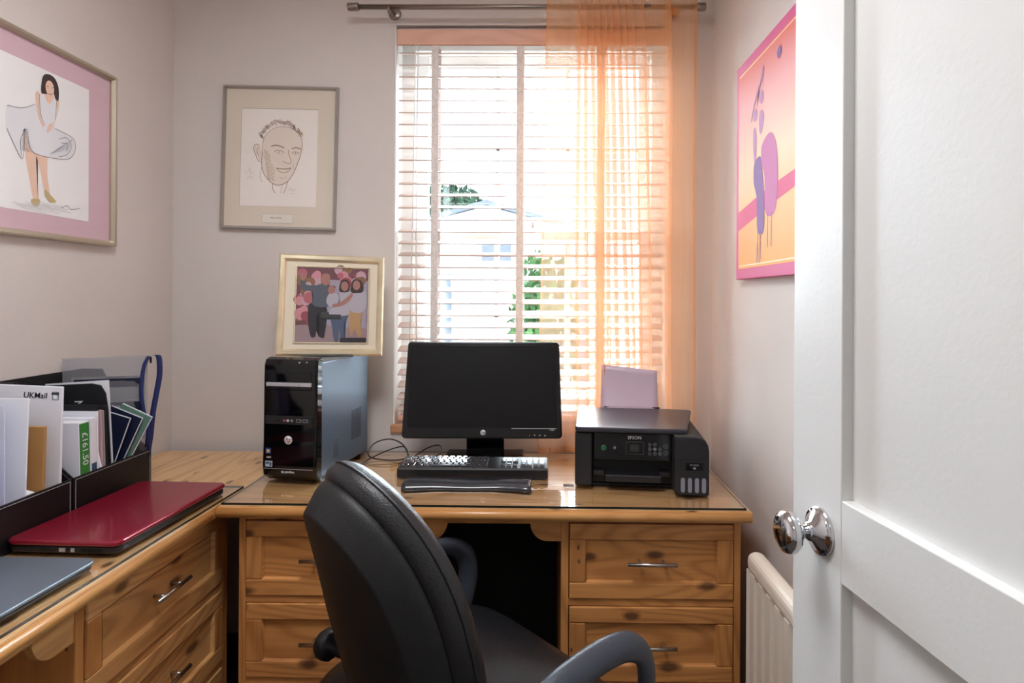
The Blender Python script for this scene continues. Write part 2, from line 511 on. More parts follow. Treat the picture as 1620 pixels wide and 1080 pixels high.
# curtain pole
cp = thing('curtain_pole', 'slim brushed metal curtain pole above the window', 'curtain pole', (0, 2.06, 2.293))
MB().tube([(-.64, 0, 0), (.53, 0, 0)], .0085, M_pewter, 16).build('pole', cp)
for s, x in ((-1, -.648), (1, .528)):
    MB().lathe([(0, -.018), (.0125, -.018), (.0135, -.015), (.0135, .015), (.0125, .018), (0, .018)], M_pewter, 20, at(x, 0, 0) @ Matrix.Rotation(R(90), 4, 'Y')).build('finial', cp)
for x in (-.525, .45):
    mb = MB()
    mb.lathe([(0, 0), (.022, 0), (.022, .004), (.018, .007), (0, .007)], M_pewter, 24, at(x, .08, .012) @ Matrix.Rotation(R(90), 4, 'X'))
    mb.tube([(x, .075, .012), (x, .03, .008), (x, 0, -.006)], .006, M_pewter, 10)
    mb.tube([(x - .004, 0, -.01), (x + .004, 0, -.01)], .013, M_pewter, 14)
    for dx in (-.012, .012): mb.lathe([(0, 0), (.003, 0), (.002, .002), (0, .002)], M_chrome, 8, at(x + dx, .073, .012) @ Matrix.Rotation(R(90), 4, 'X'))
    mb.build('bracket', cp)

# sheer curtain
def sheer(name, col, dens, dens2):
    m = bpy.data.materials.new(name); m.use_nodes = True; nt = m.node_tree; nt.nodes.clear()
    o_ = nt.nodes.new('ShaderNodeOutputMaterial')
    tr = nt.nodes.new('ShaderNodeBsdfTransparent')
    df = nt.nodes.new('ShaderNodeBsdfDiffuse'); df.inputs[0].default_value = rgb(*col)
    tl_ = nt.nodes.new('ShaderNodeBsdfTranslucent'); tl_.inputs[0].default_value = rgb(238, 206, 184)
    m1 = nt.nodes.new('ShaderNodeMixShader'); m1.inputs[0].default_value = .22
    m2 = nt.nodes.new('ShaderNodeMixShader')
    lw = nt.nodes.new('ShaderNodeLayerWeight'); lw.inputs['Blend'].default_value = 0.35
    mr = nt.nodes.new('ShaderNodeMapRange'); mr.inputs['To Min'].default_value = dens; mr.inputs['To Max'].default_value = dens2
    tr.inputs[0].default_value = (1, .96, .92, 1)
    tc = nt.nodes.new('ShaderNodeTexCoord'); mp = nt.nodes.new('ShaderNodeMapping'); mp.inputs['Scale'].default_value = (90, 90, 1.2)
    ns = nt.nodes.new('ShaderNodeTexNoise'); ns.inputs['Scale'].default_value = 1
    nt.links.new(tc.outputs['Object'], mp.inputs[0]); nt.links.new(mp.outputs[0], ns.inputs[0])
    ma = nt.nodes.new('ShaderNodeMath'); ma.operation = 'MULTIPLY_ADD'; ma.inputs[1].default_value = .08; ma.use_clamp = True
    nt.links.new(lw.outputs['Facing'], mr.inputs[0]); nt.links.new(ns.outputs[0], ma.inputs[0]); nt.links.new(mr.outputs[0], ma.inputs[2])
    nt.links.new(ma.outputs[0], m2.inputs[0])
    nt.links.new(df.outputs[0], m1.inputs[1]); nt.links.new(tl_.outputs[0], m1.inputs[2])
    nt.links.new(tr.outputs[0], m2.inputs[1]); nt.links.new(m1.outputs[0], m2.inputs[2])
    nt.links.new(m2.outputs[0], o_.inputs[0]); return m
M_sheer = sheer('orange_sheer', (240, 182, 128), .36, .52)
M_hem = sheer('orange_hem', (240, 164, 100), .35, .8)
ctrl = [(.010, 0, -.012, 0), (.050, -.006, .035, -.012), (.095, .002, .080, .010)]
xb = [.105, .140, .175, .200, .222, .250, .285]
for k in range(7):
    xt = .108 + .021 * k
    ctrl += [(xt + .016, -.017, xb[k] + .016, -.02), (xt + .006, .015, xb[k] + .006, .014)]
ctrl += [(.272, -.012, .318, -.014), (.268, .012, .312, .012), (.300, -.013, .342, -.012), (.292, .010, .338, .012), (.335, -.012, .375, -.012), (.328, .012, .372, .010),
         (.372, .0, .40, -.006), (.425, -.022, .432, -.024), (.404, .014, .416, .012), (.425, -.004, .445, .002), (.462, -.008, .474, -.010), (.515, 0, .512, 0)]
tp = bez([(c[0], c[1], 0) for c in ctrl], 5); bp = bez([(c[2], c[3], 0) for c in ctrl], 5)
ct = thing('sheer_curtain', 'sheer orange organza curtain hanging over the right half of window', 'curtain', (0, 2.06, 2.293))
Z0, Z1 = .026, -1.505
t = bmesh.new(); grid = []
for j in range(46):
    v = j / 45
    z = Z0 + (Z1 - Z0) * v
    e = max(0, (v - .03)) ** .75
    pinch = 1 - .75 * math.exp(-((z) / .012) ** 2)
    row = []
    for i, (a, b) in enumerate(zip(tp, bp)):
        x = a.x + (b.x - a.x) * e; y = a.y + (b.y - a.y) * e
        x += .004 * math.sin(v * 6 + i * .11) * v
        y = y * pinch + .004 * math.sin(v * 5 + i * .2) * v - .0125
        if z > .012: y += .006 * math.sin(i * .9)
        row.append(t.verts.new((x, y, z + (.004 * math.sin(i * 1.1) if j == 0 else 0))))
    grid.append(row)
for A, B in zip(grid, grid[1:]):
    for i in range(len(A) - 1):
        f = t.faces.new([A[i], A[i + 1], B[i + 1], B[i]]); f.smooth = True
lft = [A[0].co.copy() for A in grid]; rgt = [A[-1].co.copy() for A in grid]; btm = [v.co.copy() for v in grid[-1]]; btm2 = [v.co.copy() for v in grid[-2]]
MB().merge(t, M_sheer).build('cloth', ct)
def strip(name, A, d, parent):
    t = bmesh.new()
    a = [t.verts.new(p + Vector((0, -.0015, 0))) for p in A]; b = [t.verts.new(p + Vector(d) + Vector((0, -.0015, 0))) for p in A]
    for i in range(len(A) - 1): f = t.faces.new([a[i], a[i + 1], b[i + 1], b[i]]); f.smooth = True
    MB().merge(t, M_hem).build(name, parent)
strip('side_hem', lft, (.007, -.001, 0), ct); strip('side_hem', rgt, (-.010, -.001, 0), ct)
strip('bottom_hem', btm, (0, 0, .02), ct)
mb = MB(); mb.box((-.011, -.002, -.012), (.011, .002, .012), M_hem, mtx=at(.437, -.03, -.028) @ Matrix.Rotation(R(15), 4, 'Y')); mb.build('care_label', ct)

# ---------------------------------------------------------------- outside
M_lawn = mat('paving_outside', (214, 214, 208), 0.9, vary=.05)
M_ren = mat('pale_render', (226, 224, 220), 0.9)
M_roof = mat('slate_roof', (128, 134, 146), 0.7, vary=.1, vscale=10)
M_fen = mat('pale_fence_boards', (205, 200, 192), 0.8, vary=.08)
M_leafd = mat('conifer_green', (46, 78, 58), 0.8, vary=.3, vscale=2)
M_leaf = mat('leaf_green', (44, 84, 30), 0.6, vary=.35, vscale=9)
M_twig = mat('bark', (110, 96, 80), 0.9)
struct(MB().box((-30, YB + .2, -.3), (30, 60, -.1), M_lawn).build('ground'))
h = thing('neighbouring_house', 'pale house with a shallow slate gable seen beyond the garden', 'house', (-2.3, 25, -.1))
MB().prism([(-3.2, 0), (3.2, 0), (3.2, 4.3), (0, 5.15), (-3.2, 4.3)], 0, 7, M_ren).build('wall', h)
MB().prism([(-3.6, 4.2), (-3.6, 4.34), (0, 5.35), (3.6, 4.34), (3.6, 4.2), (0, 5.2)], -.4, 7.4, M_roof).build('roof', h)
MB().box((-.2, -.05, 2.9), (1.0, .03, 3.9), M_roof, .02).build('window', h)
MB().box((1.7, -.05, 1.0), (2.7, .03, 2.2), M_roof, .02).build('window', h)
f = thing('garden_fence', 'low pale boarded garden fence beyond the window', 'fence', (0, 9, -.1))
mb = MB()
for i in range(44): mb.box((-4.4 + i * .2, 0, .05), (-4.4 + i * .2 + .185, .025, 1.55 + .02 * (i % 2)), M_fen)
mb.box((-4.4, .026, .4), (4.4, .06, .5), M_fen); mb.box((-4.4, .026, 1.2), (4.4, .06, 1.3), M_fen)
mb.build('boards', f)
for x in (-4.45, -2.3, -1.4, .6, 2.4, 4.42):
    MB().box((x - .05, -.06, 0), (x + .05, -.005, 1.75), M_roof).build('post', f)
def leaves(mb, n, fn, s, m):
    t = bmesh.new()
    for _ in range(n):
        c = Vector(fn()); e = Euler((random.uniform(0, 6), random.uniform(0, 6), random.uniform(0, 6))).to_matrix()
        a = s * random.uniform(.6, 1.2)
        vs = [t.verts.new(c + e @ Vector(p)) for p in ((-a, 0, 0), (0, a * .5, 0), (a, 0, 0), (0, -a * .5, 0))]
        t.faces.new(vs)
    mb.merge(t, m)
def ball(c, r):
    def f_():
        while True:
            p = [random.uniform(-1, 1) for _ in range(3)]
            if sum(q * q for q in p) < 1: return [c[i] + p[i] * r[i] for i in range(3)]
    return f_
tr_ = thing('garden_tree', 'bushy dark green tree standing beside the neighbouring house', 'tree', (-5.7, 36.5, -.1))
mb = MB(); leaves(mb, 1800, ball((0, 0, 6.3), (2.8, 2.2, 1.8)), .24, M_leafd); mb.build('foliage', tr_)
MB().tube([(0, 0, 0), (.1, 0, 2.2), (0, 0, 5)], [.25, .2, .08], M_twig).build('trunk', tr_)
sh = thing('garden_shrub', 'bright green leafy shrub growing outside the window', 'shrub', (.02, 4.3, -.1))
mb = MB(); leaves(mb, 1100, ball((.0, 0, 1.2), (.26, .3, .55)), .045, M_leaf); leaves(mb, 600, ball((.0, 0, .7), (.3, .3, .6)), .045, M_leaf); mb.build('foliage', sh)
mb = MB()
for k in range(5): mb.tube([(0, 0, 0), (.03 * (k - 2), .02, .5), (.07 * (k - 2), 0, 1.3)], [.015, .01, .004], M_twig, 6)
mb.build('stem', sh)

# ---------------------------------------------------------------- door
dr = bpy.data.objects.new('door_1', None); COL.objects.link(dr); struct(dr, 'white painted panelled door standing open at the right')
ang = math.atan2(-.994, .107)                # local +X runs from the leading edge back towards the hinge
dr.location = (.342, .83, 0); dr.rotation_euler = (0, 0, ang)
# local: x along door, visible face looks to local -Y (towards room left)
DWd, DH, TH = .76, 1.98, .036
S_ = -1
mb = MB()
def dbox(x0, x1, z0, z1, y0, y1, bev=.0015): mb.box((x0, y0, z0), (x1, y1, z1), M_door, bev)
dbox(0, .11, 0.01, DH, 0, TH); dbox(DWd - .11, DWd, 0.01, DH, 0, TH)
dbox(.11, DWd - .11, .974, 1.072, 0, TH); dbox(.11, DWd - .11, DH - .11, DH, 0, TH); dbox(.11, DWd - .11, 0.01, .2, 0, TH)
dbox(.11, DWd - .11, .2, .974, .014, TH - .014, 0); dbox(.11, DWd - .11, 1.072, DH - .11, .014, TH - .014, 0)
mb.build('panel', dr)
def knob(side):
    mtx = at(.067, 0 if side < 0 else TH, 1.02) @ Matrix.Rotation(R(90 if side < 0 else -90), 4, 'X')
    k = bpy.data.objects.new('door_knob', None); COL.objects.link(k); k.parent = dr; k['label'] = 'polished chrome mushroom knob'
    MB().lathe([(0, 0), (.030, 0), (.030, .0035), (.0275, .0055), (.024, .006), (.0225, .0085), (.012, .0135), (.0105, .018), (0, .018)], M_chrome, 48, mtx).build('rose', k)
    MB().lathe([(0, .016), (.0085, .016), (.0085, .026), (.011, .029), (.016, .031), (.022, .0345), (.0258, .040), (.0262, .044), (.024, .0495), (.017, .0535), (.008, .055), (0, .0552)], M_chrome, 48, mtx).build('knob', k)
knob(-1); knob(1)

# ---------------------------------------------------------------- radiator on the right wall
rd = thing('radiator', 'cream ribbed panel radiator on the wall behind the open door', 'radiator', (XR - .004, 1.47, .16))
mb = MB()
ln = 1.0
t_ = []
x0 = -.095
pts = []
n = int(ln / .05)
for i in range(n):
    y = -ln + i * ln / n; p = ln / n
    pts += [(x0, y + .0 * p), (x0, y + .50 * p), (x0 + .020, y + .64 * p), (x0 + .020, y + .86 * p)]
pts += [(x0, 0), (-.055, 0), (-.055, -ln)]
mb.prism(pts, .04, .50, M_rad, 'XY')
mb.box((x0 - .002, -ln, .495), (-.055, 0, .545), M_rad, .018, 4)
mb.box((x0 - .002, -ln, 0), (-.055, 0, .045), M_rad, .016, 4)
mb.build('panel', rd)
MB().box((-.055, -.25, .1), (0, -.21, .45), M_rad, .003).build('bracket', rd)
MB().box((-.055, -.85, .1), (0, -.81, .45), M_rad, .003).build('bracket', rd)
MB().tube([(-.075, .0, .03), (-.075, .025, .03), (-.075, .03, 0), (-.075, .03, -.16)], .0075, M_rad, 10).build('pipe', rd)

# ---------------------------------------------------------------- desks
TZ = .770
def bar_handle(parent, c, length, axis):
    """bar handle with two posts; c = centre on the drawer face; sticks out along -Y (axis X) or +X (axis Y)"""
    mb = MB(); h = length / 2; out = .028
    if axis == 'X':
        mb.tube([(c[0] - h, c[1] - out, c[2]), (c[0] + h, c[1] - out, c[2])], .0052, M_steel, 12)
        for s in (-.5, .5): mb.tube([(c[0] + s * h, c[1], c[2]), (c[0] + s * h, c[1] - out, c[2])], .004, M_steel, 8)
    else:
        mb.tube([(c[0] + out, c[1] - h, c[2]), (c[0] + out, c[1] + h, c[2])], .0052, M_steel, 12)
        for s in (-.5, .5): mb.tube([(c[0], c[1] + s * h, c[2]), (c[0] + out, c[1] + s * h, c[2])], .004, M_steel, 8)
    return mb.build('handle', parent)
def drawer(parent, a0, a1, z0, z1, face, axis, mh, mv):
    """framed and fielded drawer front. axis X: front looks to -Y at y=face; axis Y: front looks to +X at x=face"""
    e = bpy.data.objects.new('drawer', None); COL.objects.link(e); e.parent = parent
    mb = MB(); fr = .042; th = .018
    def bx(p0, p1, q0, q1, d0, d1, m, bev=.0):
        if axis == 'X': mb.box((p0, face - d1, q0), (p1, face - d0, q1), m, bev)
        else: mb.box((face + d0, p0, q0), (face + d1, p1, q1), m, bev)
    bx(a0, a1, z0, z0 + fr, 0, th, mh, .003); bx(a0, a1, z1 - fr, z1, 0, th, mh, .003)
    bx(a0, a0 + fr, z0 + fr, z1 - fr, 0, th, mv, .003); bx(a1 - fr, a1, z0 + fr, z1 - fr, 0, th, mv, .003)
    bx(a0 + fr, a1 - fr, z0 + fr, z1 - fr, 0, .008, mh)
    g = .0045   # bevelled field edge
    for k in range(1):
        i0, i1, j0, j1 = a0 + fr, a1 - fr, z0 + fr, z1 - fr
        o4 = [(i0, j0), (i1, j0), (i1, j1), (i0, j1)]; n4 = [(i0 + g, j0 + g), (i1 - g, j0 + g), (i1 - g, j1 - g), (i0 + g, j1 - g)]
        t = bmesh.new()
        def V(p, d): return t.verts.new((p[0], face - d, p[1]) if axis == 'X' else (face + d, p[0], p[1]))
        A = [V(p, .0175) for p in o4]; B = [V(p, .0085) for p in n4]
        for q in range(4): t.faces.new([A[q], A[(q + 1) % 4], B[(q + 1) % 4], B[q]])
        bmesh.ops.recalc_face_normals(t, faces=t.faces[:])
        mb.merge(t, mh)
    if axis == 'X': mb.box((a0 + .01, face, z0 + .01), (a1 - .01, face + .3, z1 - .02), M_dz)
    else: mb.box((face - .3, a0 + .01, z0 + .01), (face, a1 - .01, z1 - .02), M_dz)
    mb.build('front', e)
    zc = (z0 + z1) / 2
    c = ((a0 + a1) / 2, face - .008, zc) if axis == 'X' else (face + .008, (a0 + a1) / 2, zc)
    bar_handle(e, c, .128, axis)
    return e
DR = ((.527, .722), (.312, .506), (.10, .292))
# window-side desk
dk = thing('pedestal_desk', 'honey pine twin pedestal desk under the window', 'desk', (0, 0, 0))
FY = 1.585
mb = MB()
mb.prism([(-.828, 1.553), (.531, 1.545), (.531, 2.118), (-.828, 2.118)], TZ - .003, TZ, M_top, 'XY')
mb.prism([(-.831, 1.549), (.534, 1.541), (.534, 2.12), (-.831, 2.12)], TZ - .028, TZ - .003, M_rim, 'XY')
t = mb
t.build('desktop', dk)
MB().tube([(-.831, 1.553, TZ - .0155), (.53, 1.545, TZ - .0155)], .0124, M_rim, 12).build('front_edge', dk)
def pedestal(x0, x1, a0, a1):
    mb = MB()
    mb.box((x0, FY, 0), (a0 - .002, 2.10, TZ - .028), M_dz, .002); mb.box((a1 + .002, FY, 0), (x1, 2.10, TZ - .028), M_dz, .002)
    mb.box((a0 - .002, FY + .001, .0), (a1 + .002, FY + .02, .095), M_dx)
    for z0, z1 in ((.294, .310), (.508, .525), (.7245, TZ - .028)): mb.box((a0 - .002, FY + .001, z0), (a1 + .002, FY + .3, z1), M_dx)
    mb.build('pedestal', dk)
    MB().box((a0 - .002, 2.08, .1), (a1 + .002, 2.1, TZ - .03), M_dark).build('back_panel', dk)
    for z0, z1 in DR: drawer(dk, a0, a1, z0, z1, FY + .014, 'X', M_dx, M_dz)
pedestal(.052, .519, .074, .499)
pedestal(-.792, -.326, -.772, -.348)
mb = MB()
k0, k1, za = -.326, .052, TZ - .028
def corbel(x, s):
    pts = [(x, za), (x, za - .068), (x + s * .035, za - .068)]
    for i in range(9):
        a = i / 8 * PI / 2
        pts.append((x + s * (.035 + .045 * math.sin(a)), za - .023 - .045 + .045 * (1 - math.cos(a)) * 1.0))
    pts.append((x + s * .08, za))
    mb.prism(pts, FY + .002, FY + .02, M_dx)
corbel(k1, -1); corbel(k0, 1)
mb.box((k0 + .08, FY + .002, za - .023), (k1 - .08, FY + .02, za), M_dx)
mb.build('apron', dk)
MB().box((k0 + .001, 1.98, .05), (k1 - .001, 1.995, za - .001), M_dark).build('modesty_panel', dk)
# desk along the left wall
dl = thing('side_desk', 'honey pine drawer desk running along the left wall', 'desk', (0, 0, 0))
FX = -.876
mb = MB()
mb.prism([(XL + .003, .1), (-.838, .1), (-.834, 1.6), (-.834, 2.1), (XL + .003, 2.1)], TZ - .003, TZ, M_top_y, 'XY')
mb.prism([(XL + .003, .097), (-.8345, .097), (-.8335, 1.6), (-.8335, 2.1), (XL + .003, 2.1)], TZ - .028, TZ - .003, M_rim_y, 'XY')
mb.build('desktop', dl)
MB().tube([(-.839, .1, TZ - .0155), (-.8405, 1.53, TZ - .0155)], .0124, M_rim_y, 12).build('front_edge', dl)
mb = MB()
mb.box((XL + .02, 1.662, 0), (FX, 1.69, TZ - .028), M_dz, .002); mb.box((XL + .02, 1.135, 0), (FX, 1.158, TZ - .028), M_dz, .002)
for z0, z1 in ((.0, .095), (.294, .310), (.508, .525), (.7245, TZ - .028)): mb.box((FX - .3, 1.158, z0), (FX - .001, 1.662, z1), M_dy)
mb.build('pedestal', dl)
for z0, z1 in DR: drawer(dl, 1.16, 1.66, z0, z1, FX - .014, 'Y', M_dy, M_dz)
mb = MB()
pts = [(1.135, za), (1.135, za - .085), (1.09, za - .085)]
for i in range(9):
    a = i / 8 * PI / 2
    pts.append((1.09 - .05 * math.sin(a), za - .085 + .05 * (1 - math.cos(a))))
pts += [(.2, za - .035), (.2, za)]
mb.prism(pts, FX - .02, FX - .002, M_dy, 'YZ')
mb.build('apron', dl)
M_board = pine('panel_boards', 'Z', OL, OD, .5, .06, .3, 3.3, 1, 1)
mb = MB(); mb.box((XL + .02, .12, .0), (XL + .035, 1.13, za - .001), M_board); mb.box((XL + .035, .15, 0), (FX, .172, za), M_dz)
mb.build('back_panel', dl)
# glass covers
M_gl = bpy.data.materials.new('clear_glass_sheet'); M_gl.use_nodes = True; glass_nodes(M_gl, (.985, .99, .985, 1), 0.0, 1.5, 2.2)
M_ge = mat('glass_edge', (14, 30, 30), .2)
def glass_sheet(pts, label):
    z0, z1 = TZ + .0003, TZ + .006
    t = thing('glass_sheet', label, 'glass top', (0, 0, 0))
    mb = MB()
    mb.poly([(p[0], p[1], z1) for p in pts], M_gl)
    mb.build('sheet', t)
    mb = MB(); n = len(pts)
    for i in range(n):
        a, b = pts[i], pts[(i + 1) % n]
        mb.poly([(a[0], a[1], z0), (b[0], b[1], z0), (b[0], b[1], z1), (a[0], a[1], z1)], M_ge)
    mb.build('edge', t)
glass_sheet([(-.826, 1.560), (.522, 1.552), (.522, 2.10), (-.826, 2.10)], 'clear glass sheet covering the top of the desk under the window')
glass_sheet([(XL + .006, .12), (-.857, .12), (-.836, 1.70), (XL + .006, 1.70)], 'clear glass sheet covering the desk along the left wall')
GZ = TZ + .006

# ---------------------------------------------------------------- computer tower
tw = thing('computer_tower', 'glossy black desktop computer tower with a blue-grey steel side', 'computer', (-.6375, 1.718, GZ), R(-7.5))
# local: x from -.163 (left) to 0 (right side), y from 0 (front) backwards
W = .163
M_vent = mat('vent_mesh', (30, 34, 40), .6, bump=1.0, bscale=300)
mb = MB(); mb.box((-W + .006, .02, .012), (-.002, .350, .342), M_case, .003)
mb.box((-.0022, .028, .014), (-.0006, .346, .340), M_case, .0005)
mb.build('case', tw)
mb = MB()
prof = [(.022, .004), (-.004, .022), (-.008, .050), (-.004, .12), (-.002, .3), (.0, .338), (.006, .352), (.022, .357), (.034, .357), (.034, .004)]
mb.prism(prof, -W, 0, M_gloss, 'YZ', .006, 3)
mb.build('front_bezel', tw)
for x in (-.14, -.02):
    for y in (.05, .32): MB().box((x - .012, y - .012, 0), (x + .012, y + .012, .014), M_black).build('foot', tw)
mb = MB(); mb.box((-.152, -.0068, .276), (-.015, -.001, .287), M_silver, .001); mb.box((-.050, -.0074, .277), (-.0495, -.0065, .286), M_dark)
mb.box((-.152, -.0055, .265), (-.015, -.001, .2755), M_gloss, .002); mb.box((-.152, -.004, .288), (-.015, -.001, .314), M_gloss, .002)
mb.build('disc_drive', tw)
mb = MB(); mb.box((-.155, -.0055, .168), (-.015, -.002, .192), M_blackm, .001)
mb.box((-.127, -.0062, .176), (-.108, -.005, .182), M_dark)
for x, m in ((-.096, mat('pink_jack', (190, 70, 90), .4)), (-.085, M_ink), (-.073, mat('green_jack', (150, 170, 150), .4))):
    mb.lathe([(.0018, 0), (.0036, 0), (.0036, .0012), (.0018, .0012), (.0018, 0)], m, 14, at(x, -.0055, .179) @ FRONT)
for x in (-.060, -.040):
    mb.box((x, -.0060, .175), (x + .015, -.0054, .183), M_silver, .0003); mb.box((x + .001, -.0064, .1762), (x + .014, -.0059, .1818), M_dark)
mb.build('port_panel', tw)
mb = MB(); mb.lathe([(0, 0), (.0118, 0), (.0122, .0006), (.0118, .0012), (0, .0014)], mat('logo_disc', (222, 222, 226), .35), 32, at(-.083, -.0065, .124) @ FRONT)
mb.text('hp', .020, mat('logo_red', (120, 24, 34), .4), at(-.083, -.0081, .1252) @ FRONT, shear=.35)
mb.build('logo_badge', tw)
mb = MB()
mb.box((-.152, -.0078, .083), (-.135, -.0064, .100), mat('sticker_blue', (30, 50, 110), .4)); mb.box((-.148, -.0083, .087), (-.139, -.0076, .096), mat('sticker_gold', (200, 180, 110), .4))
mb.box((-.151, -.0078, .070), (-.133, -.0066, .077), M_dark); mb.text('AMD', .006, M_ink, at(-.142, -.0082, .0735) @ FRONT)
mb.box((-.152, -.0084, .047), (-.131, -.0070, .063), mat('sticker_pale', (170, 196, 214), .4)); mb.box((-.150, -.0088, .054), (-.141, -.0083, .061), M_case); mb.box((-.139, -.0088, .049), (-.133, -.0083, .060), M_case)
mb.build('sticker', tw)
mb = MB(); mb.text('hp pavilion', .0092, M_ink, at(-.083, -.0093, .034) @ FRONT, shear=.15, bold=.008); mb.box((-.155, -.0092, .0415), (-.008, -.0070, .0422), M_silver); mb.build('lettering', tw)
mb = MB(); mb.lathe([(0, 0), (.0022, 0), (.0018, .001), (0, .001)], M_ink, 12, at(-.052, -.001, .344) @ FRONT @ at(0, 0, .002)); mb.lathe([(0, 0), (.0022, 0), (.0018, .001), (0, .001)], M_silver, 12, at(-.030, -.003, .345) @ FRONT)
mb.build('power_light', tw)
mb = MB()
for i in range(14):
    for j in range(7): mb.box((-.0006, .225 + j * .0105, .075 + i * .0068), (.0002, .232 + j * .0105, .0793 + i * .0068), M_vent)
mb2 = MB()
for i in range(11):
    for j in range(3): mb2.box((-.0006, .105 + j * .0105, .05 + i * .0050), (.0002, .112 + j * .0105, .053 + i * .0050), M_vent)
mb.build('side_vent', tw); mb = mb2; mb.build('side_vent', tw)

# ---------------------------------------------------------------- monitor
mo = thing('computer_monitor', 'black widescreen monitor on a stand in front of the blind', 'monitor', (-.185, 1.955, GZ), R(1.5))
MB().box((-.130, -.038, 0), (.130, .12, .016), M_gloss, .007, 3).build('stand_base', mo)
MB().prism([(.052, .012), (.085, .012), (.070, .19), (.045, .19)], -.062, .062, M_gloss, 'YZ', .004).build('stand_neck', mo)
T = at(-.004, .0, .236) @ Matrix.Rotation(R(-12), 4, 'X') @ Matrix.Diagonal((1.03, 1, 1.03, 1))
def scr_box(mb, x0, x1, z0, z1, y0, y1, m, bev=.002, seg=3): mb.box((x0, y0, z0), (x1, y1, z1), m, bev, seg, T)
mb = MB()
out = []
hw0, hw1, hz = .2455, .2385, .149
for (cx, cz, a0) in ((hw1, hz, 0), (-hw1, hz, 90), (-hw0, -hz, 180), (hw0, -hz, 270)):
    sx = 1 if cx > 0 else -1; sz = 1 if cz > 0 else -1
    for k in range(5):
        a = R(a0 + k * 22.5); out.append((cx - sx * .012 + .012 * math.cos(a), cz - sz * .012 + .012 * math.sin(a)))
mb.prism(out, -.012, .022, M_bez, 'XZ', .004, 3, T)
mb.box((-.16, .02, -.11), (.16, .050, .10), M_black, .02, 3, T)
mb.build('housing', mo)
mb = MB(); scr_box(mb, -.226, .226, -.115, .134, -.0128, -.0115, M_screen, 0)
mb.build('screen', mo)
mb = MB()
scr_box(mb, -.2285, .2285, .1335, .1365, -.0142, -.011, M_bez, .0008, 1); scr_box(mb, -.2285, .2285, -.1175, -.115, -.0142, -.011, M_bez, .0008, 1)
scr_box(mb, -.2295, -.2265, -.1175, .1365, -.0142, -.011, M_bez, .0008, 1); scr_box(mb, .2265, .2295, -.1175, .1365, -.0142, -.011, M_bez, .0008, 1)
scr_box(mb, .09, .228, -.1195, -.1180, -.0135, -.0115, M_silver, 0)
mb.build('screen_rim', mo)
mb = MB(); mb.lathe([(0, 0), (.0082, 0), (.0082, .0008), (0, .001)], MATS['logo_disc'], 28, T @ at(.003, -.0118, -.131) @ FRONT)
mb.text('hp', .0135, M_dark, T @ at(.003, -.0131, -.1302) @ FRONT, shear=.35)
mb.build('logo_badge', mo)
mb = MB()
for x, s in ((.145, .004), (.161, .005), (.177, .005), (.193, .007)): mb.text('o' if x > .19 else ('+' if x > .15 else '-'), .009, M_ink, T @ at(x, -.0124, -.139) @ FRONT)
mb.text('LV2011', .005, M_ink, T @ at(.215, -.0124, -.123) @ FRONT)
mb.build('button_marks', mo)

# ---------------------------------------------------------------- keyboard and wrist rest
kb = thing('keyboard', 'black full-size keyboard in front of the monitor', 'keyboard', (-.203, 1.79, GZ), R(.3))
mb = MB()
mb.prism([(0, .0), (.0, .024), (.004, .028), (.114, .033), (.118, .030), (.118, .004)], -.224, .222, M_black, 'YZ', .003)
mb.build('body', kb)
MB().box((-.19, .095, 0), (-.15, .105, .006), M_black).build('flip_foot', kb); MB().box((.15, .095, 0), (.19, .105, .006), M_black).build('flip_foot', kb)
U = .0184
slope = math.atan2(.005, .110)
KM = {}
def key(x, row, w=1.0, h=1.0):
    wk = (w * U - .0025); hk = h * .0158 - .0026
    kk = (round(w, 2), h)
    y = .010 + row * .0158
    if kk not in KM:
        mb = MB()
        t = bmesh.new(); a, b, c = wk / 2, hk / 2, .0014
        lo = [t.verts.new(p) for p in ((-a, -b, 0), (a, -b, 0), (a, b, 0), (-a, b, 0))]
        hi = [t.verts.new(p) for p in ((-a + c, -b + c, .006), (a - c, -b + c, .006), (a - c, b - c * .6, .0062), (-a + c, b - c * .6, .0062))]
        t.faces.new(hi)
        for i in range(4): t.faces.new([lo[i], lo[(i + 1) % 4], hi[(i + 1) % 4], hi[i]])
        bmesh.ops.recalc_face_normals(t, faces=t.faces[:])
        bmesh.ops.bevel(t, geom=t.edges[:], offset=.0006, segments=1, affect='EDGES')
        mb.merge(t, M_key)
        o = mb.build('key', kb); KM[kk] = o.data
    else:
        o = bpy.data.objects.new('key', KM[kk]); COL.objects.link(o); o.parent = kb
    yy = y + hk / 2
    o.location = (x + w * U / 2, yy, .0280 + (yy - .004) * math.tan(slope))
    o.rotation_euler = (slope, 0, 0)
rows = [[1.25, 1, 1.25, 6.0, 1.25, 1, 1, 1.25], [2.25] + [1] * 10 + [1.75], [1.75] + [1] * 11 + [1.25], [1.5] + [1] * 12 + [.5], [1] * 13 + [1]]
for r_i, rw in enumerate(rows):
    x = -.214
    for w in rw: key(x, r_i, w); x += w * U
for k in range(12): key(-.214 + (1.5 if k else 0) * U + (k - (1 if k else 0)) * 1.13 * U, 5.25, 1, .8)
x = .078
for i in range(3): key(x + i * U, 0); key(x + i * U, 3); key(x + i * U, 4)
key(x + U, 1)
x = .140
for r_i in range(1, 5):
    for i in range(3): key(x + i * U, r_i)
key(x, 0, 2); key(x + 2 * U, 0); key(x + 3 * U, 0, 1, 2); key(x + 3 * U, 2, 1, 2); key(x + 3 * U, 4)
print('KEYS', len([o for o in kb.children if o.name.startswith('key')]))

